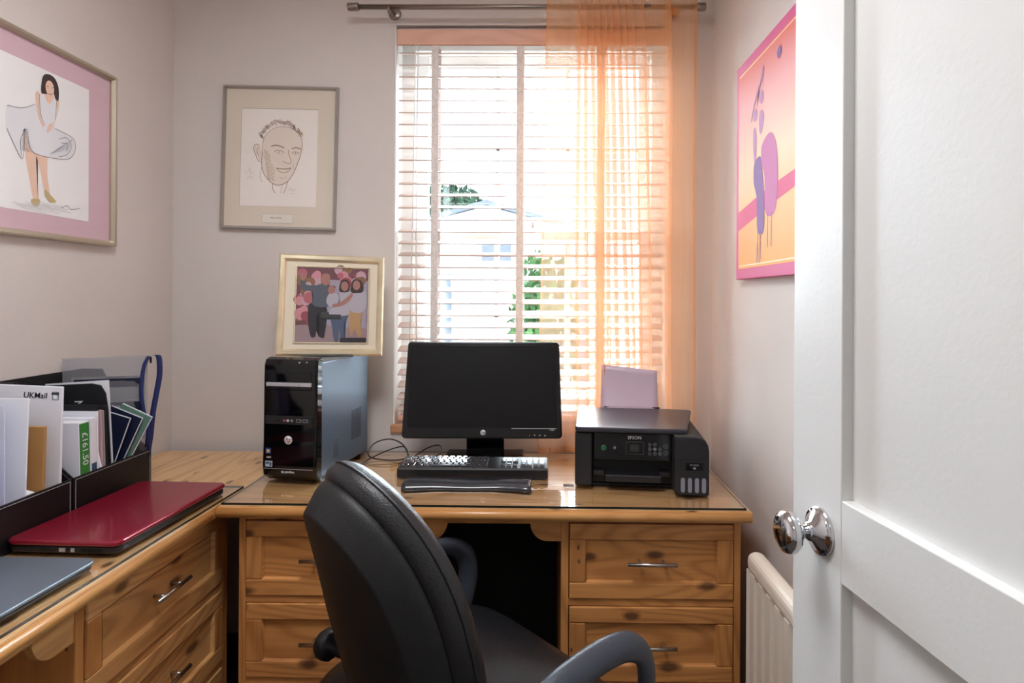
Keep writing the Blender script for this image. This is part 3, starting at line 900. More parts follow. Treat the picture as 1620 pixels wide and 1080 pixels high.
wr = MB()
t = bmesh.new(); n = 30; rings = []
for i in range(n + 1):
    u = i / n; x = -.178 + .356 * u
    yf = -.006 * math.cos(u * 2 * PI * 1.0) - .003 * math.cos(u * 4 * PI)
    if u > .9: yf -= .004
    h = .016 + .002 * math.cos(u * 2 * PI)
    rings.append([t.verts.new(p) for p in ((x, yf, 0), (x, yf + .002, h * .5), (x, yf + .012, h * .92), (x, .045, h * 1.05), (x, .075, h * .9), (x, .082, h * .4), (x, .082, 0))])
for A, B in zip(rings, rings[1:]):
    for j in range(7): f = t.faces.new([A[j], B[j], B[(j + 1) % 7], A[(j + 1) % 7]]); f.smooth = True
t.faces.new(rings[0]); t.faces.new(rings[-1][::-1]); bmesh.ops.recalc_face_normals(t, faces=t.faces[:])
wr.merge(t, mat('wrist_rest_vinyl', (40, 44, 52), .3, coat=.6, bump=.2, bscale=300))
tag(wr.build('wrist_rest', loc=(-.207, 1.672, GZ)), 'black padded wrist rest in front of the keyboard', 'wrist rest')

# cables behind
def cable(pts, label, r=.0022):
    z = GZ + r + .0005
    tag(MB().tube(bez([(p[0], p[1], z + (p[2] if len(p) > 2 else 0)) for p in pts], 8), r, M_black, 8).build('cable'), label, 'cable')
cable([(-.575, 1.90), (-.55, 1.99, .006), (-.50, 2.04, .02), (-.455, 2.02, .03), (-.44, 1.98, .006), (-.49, 1.955, .004), (-.56, 1.97, .012), (-.565, 2.04, .035), (-.52, 2.07, .045), (-.47, 2.055, .03), (-.435, 2.00, .0)], 'looped black cable on desk beside the tower')
cable([(-.455, 1.93), (-.425, 1.98, .004), (-.385, 2.04, .022), (-.345, 2.05, .030), (-.335, 2.02, .012), (-.37, 1.97, .0), (-.40, 1.93, 0)], 'short arch of black cable between tower and monitor')

# ---------------------------------------------------------------- printer
pr = thing('printer', 'black ink tank printer at the right end of the desk', 'printer', (.094, 1.712, GZ), R(-5))
PW, PD, PH = .362, .30, .172
mb = MB()
mb.box((0, .0, .006), (.048, PD, .156), M_blackm, .006, 3)
mb.box((.046, .07, .006), (.29, PD, .156), M_blackm, .002)
mb.box((.05, .03, .0), (.28, PD - .02, .0065), M_dark)
mb.build('body', pr)
prof = [(.272, .0), (PW, .0), (PW, .118), (PW - .006, .132), (PW - .018, .146), (PW - .034, .155), (.265, .157), (.262, .09), (.272, .06)]
prof = [(.284, .002), (.358, .002), (PW, .006), (PW, .122), (PW - .003, .138), (PW - .010, .150), (PW - .022, .157), (PW - .04, .160), (.27, .161), (.27, .01)]
mb = MB(); mb.prism(prof, -.045, PD, M_blackm, 'XZ', .004, 3)
mb.box((.2705, -.0456, .0985), (PW - .001, -.0445, .1005), M_dark)
mb.build('ink_tank', pr)
mb = MB()
for i in range(4):
    x = .292 + i * .0185
    mb.prism([(x + .0055 * math.cos(a), z + .0055 * math.sin(a)) for z, a0 in ((.045, 0), (.016, 180)) for a in [R(a0 + k * 30) for k in range(7)]], -.0462, -.044, mat('ink_window', (128, 132, 146), .3), 'XZ')
mb.build('ink_gauge', pr)
mb = MB(); mb.box((.300, -.0456, .070), (.345, -.0444, .091), M_gloss); mb.text('ET-2750', .0068, mat('grey_print', (130, 134, 142), .5), at(.322, -.0460, .0845) @ FRONT); mb.text('102', .006, M_ink, at(.322, -.0460, .0762) @ FRONT)
mb.build('model_label', pr)
mb = MB()
M_lid = mat('scanner_lid', (52, 52, 60), .32, bump=.15, bscale=700)
lid = []
for (cx, cy, a0, r) in ((.018, .018 - .01, 180, .018), (.30, -.002, 270, .008), (PW - .02, PD - .02, 0, .02), (.012, PD - .012, 90, .012)):
    for k in range(6):
        a = R(a0 + k * 18); lid.append((cx + r * math.cos(a), cy + r * math.sin(a)))
mb.prism([(q[0], q[1]) for q in lid], .1575, .1725, M_lid, 'XY', .005, 3)
mb.build('scanner_lid', pr)
# control panel: tilts back a little
TP = at(.05, .004, .078) @ Matrix.Rotation(R(-1.5), 4, 'X')
mb = MB(); mb.box((0, 0, 0), (.224, .06, .078), M_gloss, .004, 3, TP); mb.build('control_panel', pr)
def pt(x, z, y=-.0008): return TP @ at(x, y, z) @ FRONT
mb = MB(); mb.text('EPSON', .0125, M_ink, pt(.116, .0645), bold=.003); mb.build('lettering', pr)
mb = MB(); mb.box((.091, -.0006, .018), (.142, .001, .054), mat('grey_rim', (60, 58, 58), .4), .001, 1, TP); mb.box((.093, -.0010, .020), (.140, .001, .052), M_gloss, 0, 1, TP); mb.box((.103, -.0014, .026), (.128, .001, .047), mat('dim_screen', (44, 42, 44), .3), 0, 1, TP); mb.build('display', pr)
M_greenring = mat('green_ring', (60, 170, 120), .4)
def ring(mb, x, z, r, m, th=.0007): mb.lathe([(r - th, 0), (r, 0), (r, .0006), (r - th, .0006), (r - th, 0)], m, 20, pt(x, z, 0))
mb = MB(); ring(mb, .030, .035, .0068, M_greenring, .0012); ring(mb, .030, .035, .0032, M_greenring, .0008); mb.build('power_button', pr)
mb = MB(); ring(mb, .061, .035, .0055, M_arm, .002); mb.text('H', .006, M_ink, pt(.061, .035)); mb.build('home_button', pr)
mb = MB(); M_gr = mat('button_ring', (120, 124, 134), .5)
for x, z, r, s in ((.158, .046, .0045, '?'), (.172, .047, .0048, '+'), (.158, .0345, .0048, '<'), (.172, .0345, .0048, 'OK'), (.186, .0345, .0048, '>'), (.158, .022, .0045, '-'), (.172, .022, .0048, '+'), (.186, .022, .0052, 'C'), (.202, .043, .0065, 'o'), (.202, .0245, .0065, 'o')):
    ring(mb, x, z, r, M_gr); mb.text(s, .0045, M_ink, pt(x, z))
mb.build('button', pr)
mb = MB()
mb.box((.05, .03, .010), (.27, .07, .078), M_dark)
mb.box((.052, .004, .036), (.082, .05, .048), M_black, .001); mb.box((.235, .004, .036), (.262, .05, .048), M_black, .001)
mb.build('paper_exit', pr)
mb = MB(); mb.box((.085, -.010, .022), (.238, .05, .042), M_black, .0015); mb.box((.085, -.0106, .0385), (.238, -.0095, .0415), M_arm); mb.build('output_tray', pr)
mb = MB()
TS = at(.085, PD - .006, .148) @ Matrix.Rotation(R(-12), 4, 'X')
mb.box((-.0, .0, 0), (.18, .003, .03), M_black, .001, 1, TS); mb.build('rear_paper_support', pr)
M_lil = mat('lilac_paper', (206, 184, 200), .28, spec=.6)
t = bmesh.new(); g = []
for j in range(9):
    v = j / 8; rw = []
    for i in range(9):
        u = i / 8
        x = .0 + .182 * u + (.003 * (1 - v)) * (-1 if u < .5 else 1)
        rw.append(t.verts.new((x, .012 * math.sin(v * 2.6) + .010 * (u - .5) ** 2 + .03 * v * (1 - u) * .3, v * (.150 - .018 * u))))
    g.append(rw)
for A, B in zip(g, g[1:]):
    for i in range(8): t.faces.new([A[i], A[i + 1], B[i + 1], B[i]]).smooth = True
t2 = t.copy()
PS = at(.094, 1.712, GZ) @ Matrix.Rotation(R(-5), 4, 'Z') @ at(.076, PD - .006, .164) @ Matrix.Rotation(R(-7), 4, 'X')
pp = MB().merge(t, M_lil); o = pp.build('paper_sheet'); o.matrix_world = PS
t2.free()
sm = o.modifiers.new('s', 'SOLIDIFY'); sm.thickness = .0006
tag(o, 'lilac-tinted sheet of paper standing up in the back of the printer', 'paper')
mb = MB(); mb.box((-.0, 0, 0), (.03, .018, .001), M_gloss); tag(mb.build('glass_clip', loc=(.062, 1.72, GZ)), 'small dark strip lying on glass left of the printer', 'strip')

# ---------------------------------------------------------------- laptops
def laptop(label, loc, rz, w, d, h, mlid, mbase, ports):
    """w along local Y, d along local X"""
    l = thing('laptop', label, 'laptop', loc, rz)
    def rr(w_, d_, r):
        o_ = []
        for (cx, cy, a0) in ((d_ / 2 - r, w_ / 2 - r, 0), (-d_ / 2 + r, w_ / 2 - r, 90), (-d_ / 2 + r, -w_ / 2 + r, 180), (d_ / 2 - r, -w_ / 2 + r, 270)):
            for k in range(7):
                a = R(a0 + k * 15); o_.append((cx + r * math.cos(a), cy + r * math.sin(a)))
        return o_
    MB().prism(rr(w - .008, d - .008, .016), .003, h * .6, mbase, 'XY', .004, 3).build('base', l)
    MB().prism(rr(w, d, .02), h * .62, h, mlid, 'XY', min(.005, h * .17), 4).build('lid', l)
    for x in (-d / 2 + .03, d / 2 - .03):
        for y in (-w / 2 + .03, w / 2 - .03): MB().lathe([(0, 0), (.008, 0), (.008, .0035), (0, .0035)], M_black, 12, at(x, y, 0)).build('foot', l)
    if ports:
        mb = MB()
        for x, a, m in ((-.08, .012, M_dark), (-.045, .02, M_dark), (-.005, .013, M_silver), (.02, .008, M_silver)):
            MB().box((x, -w / 2 + .0028, h * .22), (x + a, -w / 2 + .0048, h * .48), m).build('port', l)
        for i in range(12): mb.box((.04 + i * .004, -w / 2 + .0028, h * .2), (.042 + i * .004, -w / 2 + .0048, h * .45), M_dark)
        mb.build('vent', l)
M_red = mat('red_laptop_lid', (142, 22, 48), .3, .35, coat=.3)
M_grey = mat('grey_laptop_lid', (112, 122, 134), .38, .5)
laptop('closed dark red laptop lying on the left desk', (-.977, 1.437, GZ), R(-2.2), .405, .244, .030, M_red, M_black, True)
laptop('closed slim grey laptop at the front edge of left desk', (-.985, 1.018, GZ), R(-1.0), .33, .235, .020, M_grey, M_black, False)

# ---------------------------------------------------------------- desk organisers and papers
BXF, BXB = -1.106, -1.306
M_st = mat('white_stitching', (190, 190, 196), .7)
def organiser(y0, y1, label):
    f = thing('desk_organiser', label, 'magazine file', (0, 0, GZ), 0, None)
    th = .005; fh, bh = .10, .325
    MB().box((BXB, y0, 0), (BXF, y1, .004), M_boxl).build('bottom', f)
    mb = MB(); mb.box((BXF - th, y0, .004), (BXF, y1, fh), M_boxl, .001)
    mb.build('front_panel', f)
    mb = MB()
    for (a, b) in (((y0 + .006, .008), (y0 + .006, fh - .005)), ((y0 + .006, fh - .005), (y1 - .006, fh - .005)), ((y1 - .006, fh - .005), (y1 - .006, .008))):
        L_ = math.hypot(b[0] - a[0], b[1] - a[1]); n = int(L_ / .006)
        for i in range(n):
            p = [(a[k] + (b[k] - a[k]) * (i + .15) / n) for k in (0, 1)]; q = [(a[k] + (b[k] - a[k]) * (i + .85) / n) for k in (0, 1)]
            mb.box((BXF - .0002, min(p[0], q[0]) - .0005, min(p[1], q[1]) - .0005), (BXF + .0005, max(p[0], q[0]) + .0005, max(p[1], q[1]) + .0005), M_st)
    mb.build('stitching', f)
    MB().box((BXB, y0, .004), (BXB + th, y1, bh), M_boxl, .001).build('back_panel', f)
    for y in (y0, y1 - th):
        MB().prism([(BXB + th, .004), (BXF - th, .004), (BXF - th, fh), (BXF - .05, fh + .04), (BXB + .06, bh), (BXB + th, bh)], y, y + th, M_boxl, 'XZ').build('side_panel', f)
organiser(1.427, 1.712, 'black leatherette desk organiser at the far end by the corner')
organiser(1.137, 1.422, 'black leatherette desk organiser in front, behind the red laptop')
PZ = GZ + .0045
def sheet(name, label, cat, x0, x1, y, h, th, m, lean=0, yaw=0, dz=0, extra=None, roll=0):
    """stiff sheet or booklet standing in an organiser; pivot at its lower right front corner"""
    dz += max(0, (x1 - x0) * math.sin(R(-roll)))
    o = thing(name, label, cat, (x1, y, PZ + dz), 0, None, (R(-lean), R(roll), R(yaw)))
    MB().box((x0 - x1, 0, 0), (0, th, h), m, min(.0015, th * .3), 2).build('body', o)
    if extra: extra(o, x0 - x1, h, th)
    return o
M_wh2 = mat('bluish_white_paper', (206, 212, 232), .7, vary=.02)
M_brown = mat('brown_envelope_paper', (176, 132, 78), .7, vary=.06, vscale=12)
M_navy = mat('navy_card', (18, 26, 52), .35)
M_green = mat('green_spine', (58, 132, 58), .5)
M_lav = mat('lavender_paper', (190, 160, 200), .6)
sheet('paper_sheet', 'lavender sheet edge in front of the white letters in near organiser', 'paper', -1.285, -1.118, 1.205, .19, .0015, M_lav, 3)
sheet('letter', 'pale blue-white letter with slanted edge standing in near organiser', 'letter', -1.285, -1.118, 1.255, .285, .002, M_wh2, 3, 0, .002, roll=-3)
sheet('letter', 'plain white letter standing between blue-white letter and brown envelopes', 'letter', -1.288, -1.110, 1.293, .305, .003, M_paper, 2)
sheet('envelope', 'small brown padded envelope sticking up beside the courier envelope', 'envelope', -1.22, -1.1125, 1.340, .235, .008, M_brown, 1, roll=1)
sheet('envelope', 'second brown envelope tucked just left of the padded one', 'envelope', -1.25, -1.140, 1.322, .240, .004, M_brown, 1, roll=-1)
def ukm(o, xa, h, th):
    mb = MB(); mb.text('UKMail', .0185, M_dark, at(-.062, -.0006, h - .022) @ FRONT, shear=.12, bold=.003); mb.build('lettering', o)
    mb = MB(); x = -.022; z = h - .030
    for a, b, c, d in ((0, 0, .014, .001), (0, 0, .001, .018), (.013, 0, .014, .018), (0, .017, .014, .018)): mb.box((x + a, -.0008, z + b), (x + c, -.0002, z + d), M_navy)
    mb.box((x - .002, -.0008, z + .012), (x + .015, -.0002, z + .0155), M_navy)
    mb.build('printed_mark', o)
sheet('envelope', 'white courier envelope printed with the carrier name near the top', 'envelope', -1.290, -1.112, 1.390, .318, .006, M_paper, -1, 0, 0, ukm, roll=2)
mb = MB()
mb.prism([(-.05, 0), (.0, -.004), (.052, .006), (.05, .034), (.02, .042), (-.03, .040), (-.052, .026)], 0, .03, M_paper, 'XZ', .006, 2)
tag(mb.build('paper_bundle', loc=(-1.165, 1.30, PZ + .062)), 'crumpled white paper bundle below the brown envelopes', 'paper')
def spine(o, xa, h, th):
    o.children[0]
    mb = MB(); mb.box((-.0002, .001, .01), (.0012, th - .001, h - .004), M_green); mb.build('spine', o)
    mb = MB(); mb.text('£161.50', .025, M_ink, at(.0016, th / 2, h - .066) @ Matrix.Rotation(R(90), 4, 'Z') @ FRONT @ Matrix.Rotation(R(-90), 4, 'Z')); mb.build('lettering', o)
o = sheet('booklet', 'thick white booklet with green spine reading 161.50', 'booklet', -1.275, -1.112, 1.458, .218, .032, M_paper, -1, 0, 0, spine, roll=-1)
def navyl(o, xa, h, th):
    mb = MB(); mb.box((-.0002, .001, .005), (.001, th - .001, h * .5), mat('slate_blue', (60, 86, 110), .5)); mb.build('spine_band', o)
sheet('booklet', 'white booklet with slate blue spine band behind the green one', 'booklet', -1.28, -1.112, 1.493, .225, .018, M_paper, -1, 0, 0, navyl)
def mark(o, xa, h, th):
    mb = MB(); mb.box((xa + .05, -.0006, h - .022), (xa + .11, -.0002, h - .016), M_case); mb.box((xa, -.0008, h - .0005), (0, th + .0004, h + .014), M_blackm); mb.build('header_band', o)
sheet('catalogue', 'pale catalogue with a dark header band behind white booklets', 'catalogue', -1.285, -1.112, 1.514, .240, .004, M_paper, -1, 0, 0, mark)
mb = MB(); mb.prism([(-.006, 0), (.004, .004), (.0, .05), (.006, .09), (-.003, .13), (-.008, .16), (-.012, .1), (-.010, .04)], 0, .006, M_paper, 'XZ', .001)
tag(mb.build('torn_paper', loc=(-1.118, 1.522, PZ + .004)), 'torn white paper edge beside the slate blue band', 'paper')
sheet('booklet', 'slim dusty pink booklet next to the black folder', 'booklet', -1.28, -1.112, 1.532, .232, .006, mat('dusty_pink', (188, 158, 160), .6), 0, 0, 0, None, roll=-2)
sheet('booklet', 'slim grey booklet squeezed against the pink one', 'booklet', -1.28, -1.112, 1.5405, .230, .005, mat('warm_grey', (150, 146, 144), .6), 0, 0, 0, None, roll=-2)
sheet('booklet', 'slim black booklet between grey one and the folder', 'booklet', -1.28, -1.112, 1.549, .240, .006, M_blackm, 0, 0, 0, None, roll=-2)
def fold(o, xa, h, th):
    mb = MB(); mb.box((xa - .002, th + .0003, .0), (.004, th + .0018, h + .004), M_paper); mb.build('paper_insert', o)
    mb = MB(); mb.box((-.085, -.0006, h - .048), (-.065, -.0002, h - .0455), M_ink); mb.prism([(-.078, h - .052), (-.070, h - .052), (-.062, h - .046), (-.068, h - .046)], -.0006, -.0002, M_ink); mb.build('printed_mark', o)
fo = thing('folder', 'tall black document folder with white paper edge in far organiser', 'folder', (-1.117, 1.570, PZ + .0118), 0, None, (R(-1), R(-4), 0))
pts = [(-.165, 0), (0, 0), (0, .22), (-.004, .262), (-.016, .284), (-.04, .290), (-.165, .292)]
MB().prism(pts, 0, .004, M_blackm, 'XZ').build('body', fo); fold(fo, -.165, .292, .004)
for i, (yy, rl, hh, lab) in enumerate(((1.600, 18, .185, 'navy leaflet leaning left in front of the clear pouch'), (1.615, 23, .182, 'navy leaflet with white edge in middle of the fan'), (1.630, 26, .180, 'pale green leaflet leaning right at the front of the pouch'))):
    o = thing('leaflet', lab, 'leaflet', (-1.156 + .008 * i, yy, PZ + .024 + .006 * i), 0, None, (R(-2), R(rl), R(4)))
    MB().box((-.085, 0, 0), (0, .002, hh), M_navy if i < 2 else mat('pale_green_card', (96, 128, 116), .5)).build('cover', o)
    MB().box((-.084, .0022, .001), (.002, .004, hh + .002), M_paper).build('pages', o)
    if i == 0: mb = MB(); mb.text('BA', .016, M_ink, at(-.02, -.0004, .07) @ FRONT); mb.build('lettering', o)
# clear zip pouch
M_pouch = bpy.data.materials.new('clear_vinyl'); M_pouch.use_nodes = True
nt = M_pouch.node_tree; nt.nodes.clear()
o_ = nt.nodes.new('ShaderNodeOutputMaterial'); m1 = nt.nodes.new('ShaderNodeMixShader'); m1.inputs[0].default_value = .24
tr = nt.nodes.new('ShaderNodeBsdfTransparent'); tr.inputs[0].default_value = (.86, .87, .90, 1); pb = nt.nodes.new('ShaderNodeBsdfPrincipled')
setin(pb, 'Base Color', rgb(186, 186, 192)); setin(pb, 'Roughness', .25)
nt.links.new(tr.outputs[0], m1.inputs[1]); nt.links.new(pb.outputs[0], m1.inputs[2]); nt.links.new(m1.outputs[0], o_.inputs[0])
po = thing('zip_pouch', 'clear plastic pouch with navy blue zip in far organiser', 'pouch', (-1.112, 1.700, PZ + .004), 0, None, (0, 0, R(20)))
t = bmesh.new(); g = []
for j in range(13):
    v = j / 12; rw = []
    for i in range(9):
        u = i / 8
        rw.append(t.verts.new((-.198 + .200 * u, -.016 * math.sin(PI * u) * math.sin(PI * min(1, v * 1.2)), v * (.352 + .004 * u) )))
    g.append(rw)
gb = [[t.verts.new((q.co.x, .012 * math.sin(PI * i / 8) * .7, q.co.z)) for i, q in enumerate(rw)] for rw in g]
for G in (g, gb):
    for A, B in zip(G, G[1:]):
        for i in range(8): t.faces.new([A[i], A[i + 1], B[i + 1], B[i]]).smooth = True
MB().merge(t, M_pouch).build('vinyl_bag', po)
M_zip = mat('navy_zip_tape', (30, 42, 96), .55, bump=.6, bscale=300)
def band(name, P, w):
    P = bez(P, 6); t = bmesh.new()
    a = [t.verts.new(p + Vector((-w / 2, 0, 0))) for p in P]; b = [t.verts.new(p + Vector((w / 2, 0, 0))) for p in P]
    for i in range(len(P) - 1): t.faces.new([a[i], a[i + 1], b[i + 1], b[i]]).smooth = True
    o = MB().merge(t, M_zip).build(name, po); s = o.modifiers.new('s', 'SOLIDIFY'); s.thickness = .002
band('zip', [(.008, -.014, .355), (-.004, -.016, .325), (-.010, -.016, .26), (-.004, -.014, .20), (.006, -.010, .16), (.002, -.006, .10)], .010)
band('zip', [(.016, .004, .357), (.028, .004, .35), (.030, .004, .30), (.022, .004, .245), (.014, .003, .19), (.008, .002, .12), (-.002, 0, .05), (-.004, 0, .0)], .014)
MB().box((.008, -.008, .335), (.013, -.002, .352), M_dark, .001).build('zip_pull', po)
inn = [(-.165, .245, .150, .030), (-.10, .19, .095, .038)]
for k, (x, z, w, h) in enumerate(((-.178, .255, .172, .045), (-.095, .165, .092, .07))):
    mb = MB(); mb.box((x, .0 - k * .004, z - .04), (x + w, .002 - k * .004, z + h), mat('card_insert', (150, 150, 150), .6)); mb.box((x + .006, -.0012 - k * .004, z + h - .030), (x + w - .006, -.0002 - k * .004, z + h - .006), M_navy)
    mb.text('Gateway', .013, M_ink, at(x + (.055 if k == 0 else .03), -.0018 - k * .004, z + h - .018) @ FRONT, shear=.2)
    if k: mb.box((x + .004, -.0056, z), (x + w - .004, -.0045, z + .022), mat('beige_label', (190, 180, 150), .6)); mb.text('0800 050 8060', .007, M_dark, at(x + .045, -.006, z + .011) @ FRONT); mb.box((x + .004, -.0056, z - .014), (x + w - .004, -.0045, z - .006), M_dark)
    mb.build('card_insert', po)

# ---------------------------------------------------------------- pictures
def frame_ring(mb, w, h, fw, dep, m, y0=0):
    """moulded frame, front at y=-dep"""
    prof = [(0, 0), (0, -dep * .7), (fw * .25, -dep), (fw * .7, -dep), (fw, -dep * .6), (fw, 0)]
    t = bmesh.new(); R_ = []
    for (sx, sz) in ((-1, -1), (1, -1), (1, 1), (-1, 1)):
        R_.append([t.verts.new((sx * (w / 2 - p[0]), y0 + p[1], sz * (h / 2 - p[0]))) for p in prof])
    n = len(prof)
    for i in range(4):
        A, B = R_[i], R_[(i + 1) % 4]
        for j in range(n): t.faces.new([A[j], B[j], B[(j + 1) % n], A[(j + 1) % n]])
    bmesh.ops.recalc_face_normals(t, faces=t.faces[:])
    mb.merge(t, m)
M_fs = mat('silver_frame', (176, 172, 168), .3, .8)
M_fp = mat('champagne_frame', (196, 186, 166), .3, .75)
M_fg = mat('gilt_edged_frame', (236, 216, 186), .22, .55, vary=.12, vscale=14)
M_mountc = mat('cream_mount', (222, 212, 196), .8)
M_mountp = mat('pink_mount', (216, 186, 198), .8)
M_pg = bpy.data.materials.new('picture_glass'); M_pg.use_nodes = True; glass_nodes(M_pg, (.98, .98, .98, 1), .02, 1.4)
def quad(mb, x0, x1, z0, z1, y, m): mb.poly([(x0, y, z0), (x1, y, z0), (x1, y, z1), (x0, y, z1)], m)
# portrait drawing on back wall
w, h = .405, .503
pf = thing('framed_drawing', 'silver framed sepia pencil portrait of a man on the back wall', 'picture', (-.927, YB - .001, 1.795), 0, None, (0, R(1.2), 0))
mb = MB(); frame_ring(mb, w, h, .010, .022, M_fs); mb.build('frame', pf)
MB().box((-w / 2 + .004, -.008, -h / 2 + .004), (w / 2 - .004, -.001, h / 2 - .004), M_mountc).build('mount', pf)
mb = MB(); quad(mb, -.138, .132, -.170, .172, -.0085, mat('drawing_paper', (240, 234, 228), .8))
quad(mb, -.139, .133, .172, .1735, -.0086, MATS['cavity_black'] if False else mat('mount_bevel', (150, 138, 120), .8)); quad(mb, -.139, -.138, -.17, .172, -.0086, MATS['mount_bevel'])
S1, S2 = mat('sepia_line', (136, 92, 56), .9), mat('soft_sepia', (190, 164, 140), .9)
M_skd = mat('sepia_wash', (232, 220, 208), .9)
def pc(x, y): return ((x / 2.348 - 110) / 449.5 + .003, -(y / 2.348 - 132) / 449.5)
blob(mb, [pc(*p) for p in ((192, 290), (190, 330), (198, 365), (216, 392), (238, 406), (262, 408), (288, 393), (307, 365), (321, 330), (330, 300), (336, 262), (322, 220), (296, 202), (262, 197), (232, 203), (206, 224), (194, 250))], M_skd, -.0088); blob(mb, [pc(*p) for p in ((178, 264), (164, 266), (162, 285), (170, 305), (180, 320), (188, 318), (188, 290))], M_skd, -.0088)
for k in range(26): stroke(mb, [pc(196 + k * .6 + random.uniform(-2, 4), 280 + k * 4.4), pc(210 + k * 1.1 + random.uniform(0, 8), 290 + k * 4.2)], .0012, mat('soft_sepia', (190, 164, 140), .9), -.0090)
def ln_(pts, wd, m): stroke(mb, [pc(*p) for p in pts], wd, m, -.0091)
ln_([(190, 290), (188, 330), (196, 365), (215, 392), (238, 408), (262, 410), (288, 395), (308, 365), (322, 330), (332, 300), (338, 262), (334, 235), (322, 210)], .0018, S1)
ln_([(178, 262), (163, 262), (158, 280), (166, 302), (176, 322), (188, 326)], .0017, S1); ln_([(176, 272), (170, 285), (178, 305)], .0012, S1)
ln_([(190, 290), (192, 250), (205, 222), (232, 200), (265, 194), (300, 200), (322, 215)], .0014, S1)
for i in range(60):
    a = R(175 - i * 2.75); rx, ry = 74 + random.uniform(-6, 8), 62 + random.uniform(-6, 8)
    cx, cy = 257 + rx * math.cos(a), 240 - ry * math.sin(a)
    ln_([(cx - 4, cy + 3), (cx + random.uniform(-4, 4), cy - 5), (cx + 5, cy + 2), (cx + 1, cy + 6)], .0013, random.choice((S1, S2)))
ln_([(222, 268), (238, 263), (256, 266), (270, 272)], .0028, S1); ln_([(300, 275), (316, 270), (334, 276)], .0028, S1)
ln_([(234, 288), (246, 281), (262, 284), (270, 292)], .0016, S1); ln_([(240, 292), (252, 295), (264, 292)], .0012, S2)
ln_([(300, 292), (312, 285), (328, 292)], .0016, S1); ln_([(303, 295), (314, 298), (325, 295)], .0012, S2)
oval(mb, *pc(252, 288), .0022, .0022, S1, -.0092); oval(mb, *pc(314, 291), .0022, .0022, S1, -.0092)
ln_([(288, 280), (290, 300), (298, 318), (294, 330), (280, 328), (268, 322)], .0016, S1)
ln_([(244, 348), (262, 350), (280, 350), (298, 346)], .0024, S1); ln_([(244, 348), (256, 360), (276, 364), (292, 356), (298, 346)], .0016, S1)
ln_([(256, 382), (272, 385), (284, 380)], .0012, S2); ln_([(228, 335), (236, 350), (236, 368)], .0011, S2); ln_([(308, 330), (306, 350)], .0011, S2)
ln_([(190, 340), (184, 380), (192, 400)], .0013, S2); ln_([(232, 405), (232, 425), (242, 440)], .0014, S1); ln_([(268, 412), (262, 440)], .0012, S2); ln_([(288, 395), (280, 425), (272, 440)], .0014, S1)
for i in range(7): ln_([(196 + i * 3, 300 + i * 14), (206 + i * 3, 320 + i * 14)], .0011, S2)
ln_([(292, 432), (300, 420), (306, 434), (314, 424), (322, 432)], .0009, S2); ln_([(298, 442), (316, 438)], .0009, S2)
ln_([(136, 370), (146, 350), (150, 372), (160, 362)], .0008, S2); ln_([(134, 392), (148, 380), (160, 388)], .0008, S2)
mb.build('pencil_portrait', pf)
mb = MB(); mb.box((-.056, -.0095, -.229), (.053, -.008, -.197), mat('caption_card', (232, 226, 216), .8)); 
for a, b, c, d in ((-.056, -.229, .053, -.2283), (-.056, -.1977, .053, -.197), (-.056, -.229, -.0553, -.197), (.0523, -.229, .053, -.197)): quad(mb, a, c, b, d, -.0097, MATS['mount_bevel'])
mb.text('HEAD of Body', .0066, mat('dark_ink', (40, 30, 40), .8), at(-.008, -.0098, -.211) @ FRONT, .0001)
mb.build('caption_card', pf)
MB().poly([(-w / 2 + .01, -.0135, -h / 2 + .01), (w / 2 - .01, -.0135, -h / 2 + .01), (w / 2 - .01, -.0135, h / 2 - .01), (-w / 2 + .01, -.0135, h / 2 - .01)], M_pg).build('glass', pf)

# woman drawing on left wall
w, h = .64, .512
pl = thing('framed_drawing', 'pink-mounted colour pencil drawing of a woman on the left wall', 'picture', (XL + .001, 1.506, 1.712), R(90))
mb = MB(); frame_ring(mb, w, h, .016, .024, M_fp); mb.build('frame', pl)
MB().box((-w / 2 + .006, -.008, -h / 2 + .006), (w / 2 - .006, -.001, h / 2 - .006), M_mountp).build('mount', pl)
mb = MB(); quad(mb, -w / 2 + .09, .221, -.192, .184, -.0085, mat('sketch_paper', (244, 245, 246), .8))
SK, SKD = mat('pencil_skin', (238, 204, 184), .9), mat('pencil_line', (120, 110, 112), .9)
DRS, HR, SHG, SHO = mat('pencil_white_dress', (232, 234, 240), .9), mat('pencil_hair', (62, 42, 44), .9), mat('pencil_grey', (176, 180, 190), .9), mat('shoe_gold', (200, 180, 130), .9)
def P2(x, y):   # picture coordinates measured in the frame's own plane
    Y = 962 * 1.302 / (858 - x); return (Y - 1.506, 1.31 + (470 - y) * Y / 962 - 1.712)
def BL(pts, m, y): blob(mb, [P2(*p) for p in pts], m, y)
def SL(pts, wd, m, y=-.0098): stroke(mb, [P2(*p) for p in pts], wd, m, y)
BL([(28, 205), (30, 245), (38, 290), (44, 318), (52, 318), (50, 285), (48, 250), (54, 215)], SK, -.0088)
BL([(46, 235), (54, 270), (62, 308), (70, 312), (66, 280), (64, 240)], SK, -.0089)
BL([(0, 168), (0, 205), (14, 235), (24, 250), (28, 205), (40, 240), (62, 250), (70, 250), (98, 254), (110, 240), (108, 222), (92, 212), (78, 205), (76, 180), (60, 176), (46, 168), (30, 172), (12, 170)], DRS, -.0090)
BL([(46, 150), (52, 148), (60, 176), (62, 196), (58, 202), (50, 182)], SK, -.0091); BL([(76, 155), (84, 160), (82, 180), (74, 202), (66, 212), (66, 204), (74, 184)], SK, -.0091)
BL([(52, 150), (62, 152), (68, 166), (74, 154), (80, 158), (78, 192), (60, 198), (54, 180)], DRS, -.0092)
BL([(60, 148), (68, 166), (76, 152), (70, 146)], SK, -.0093)
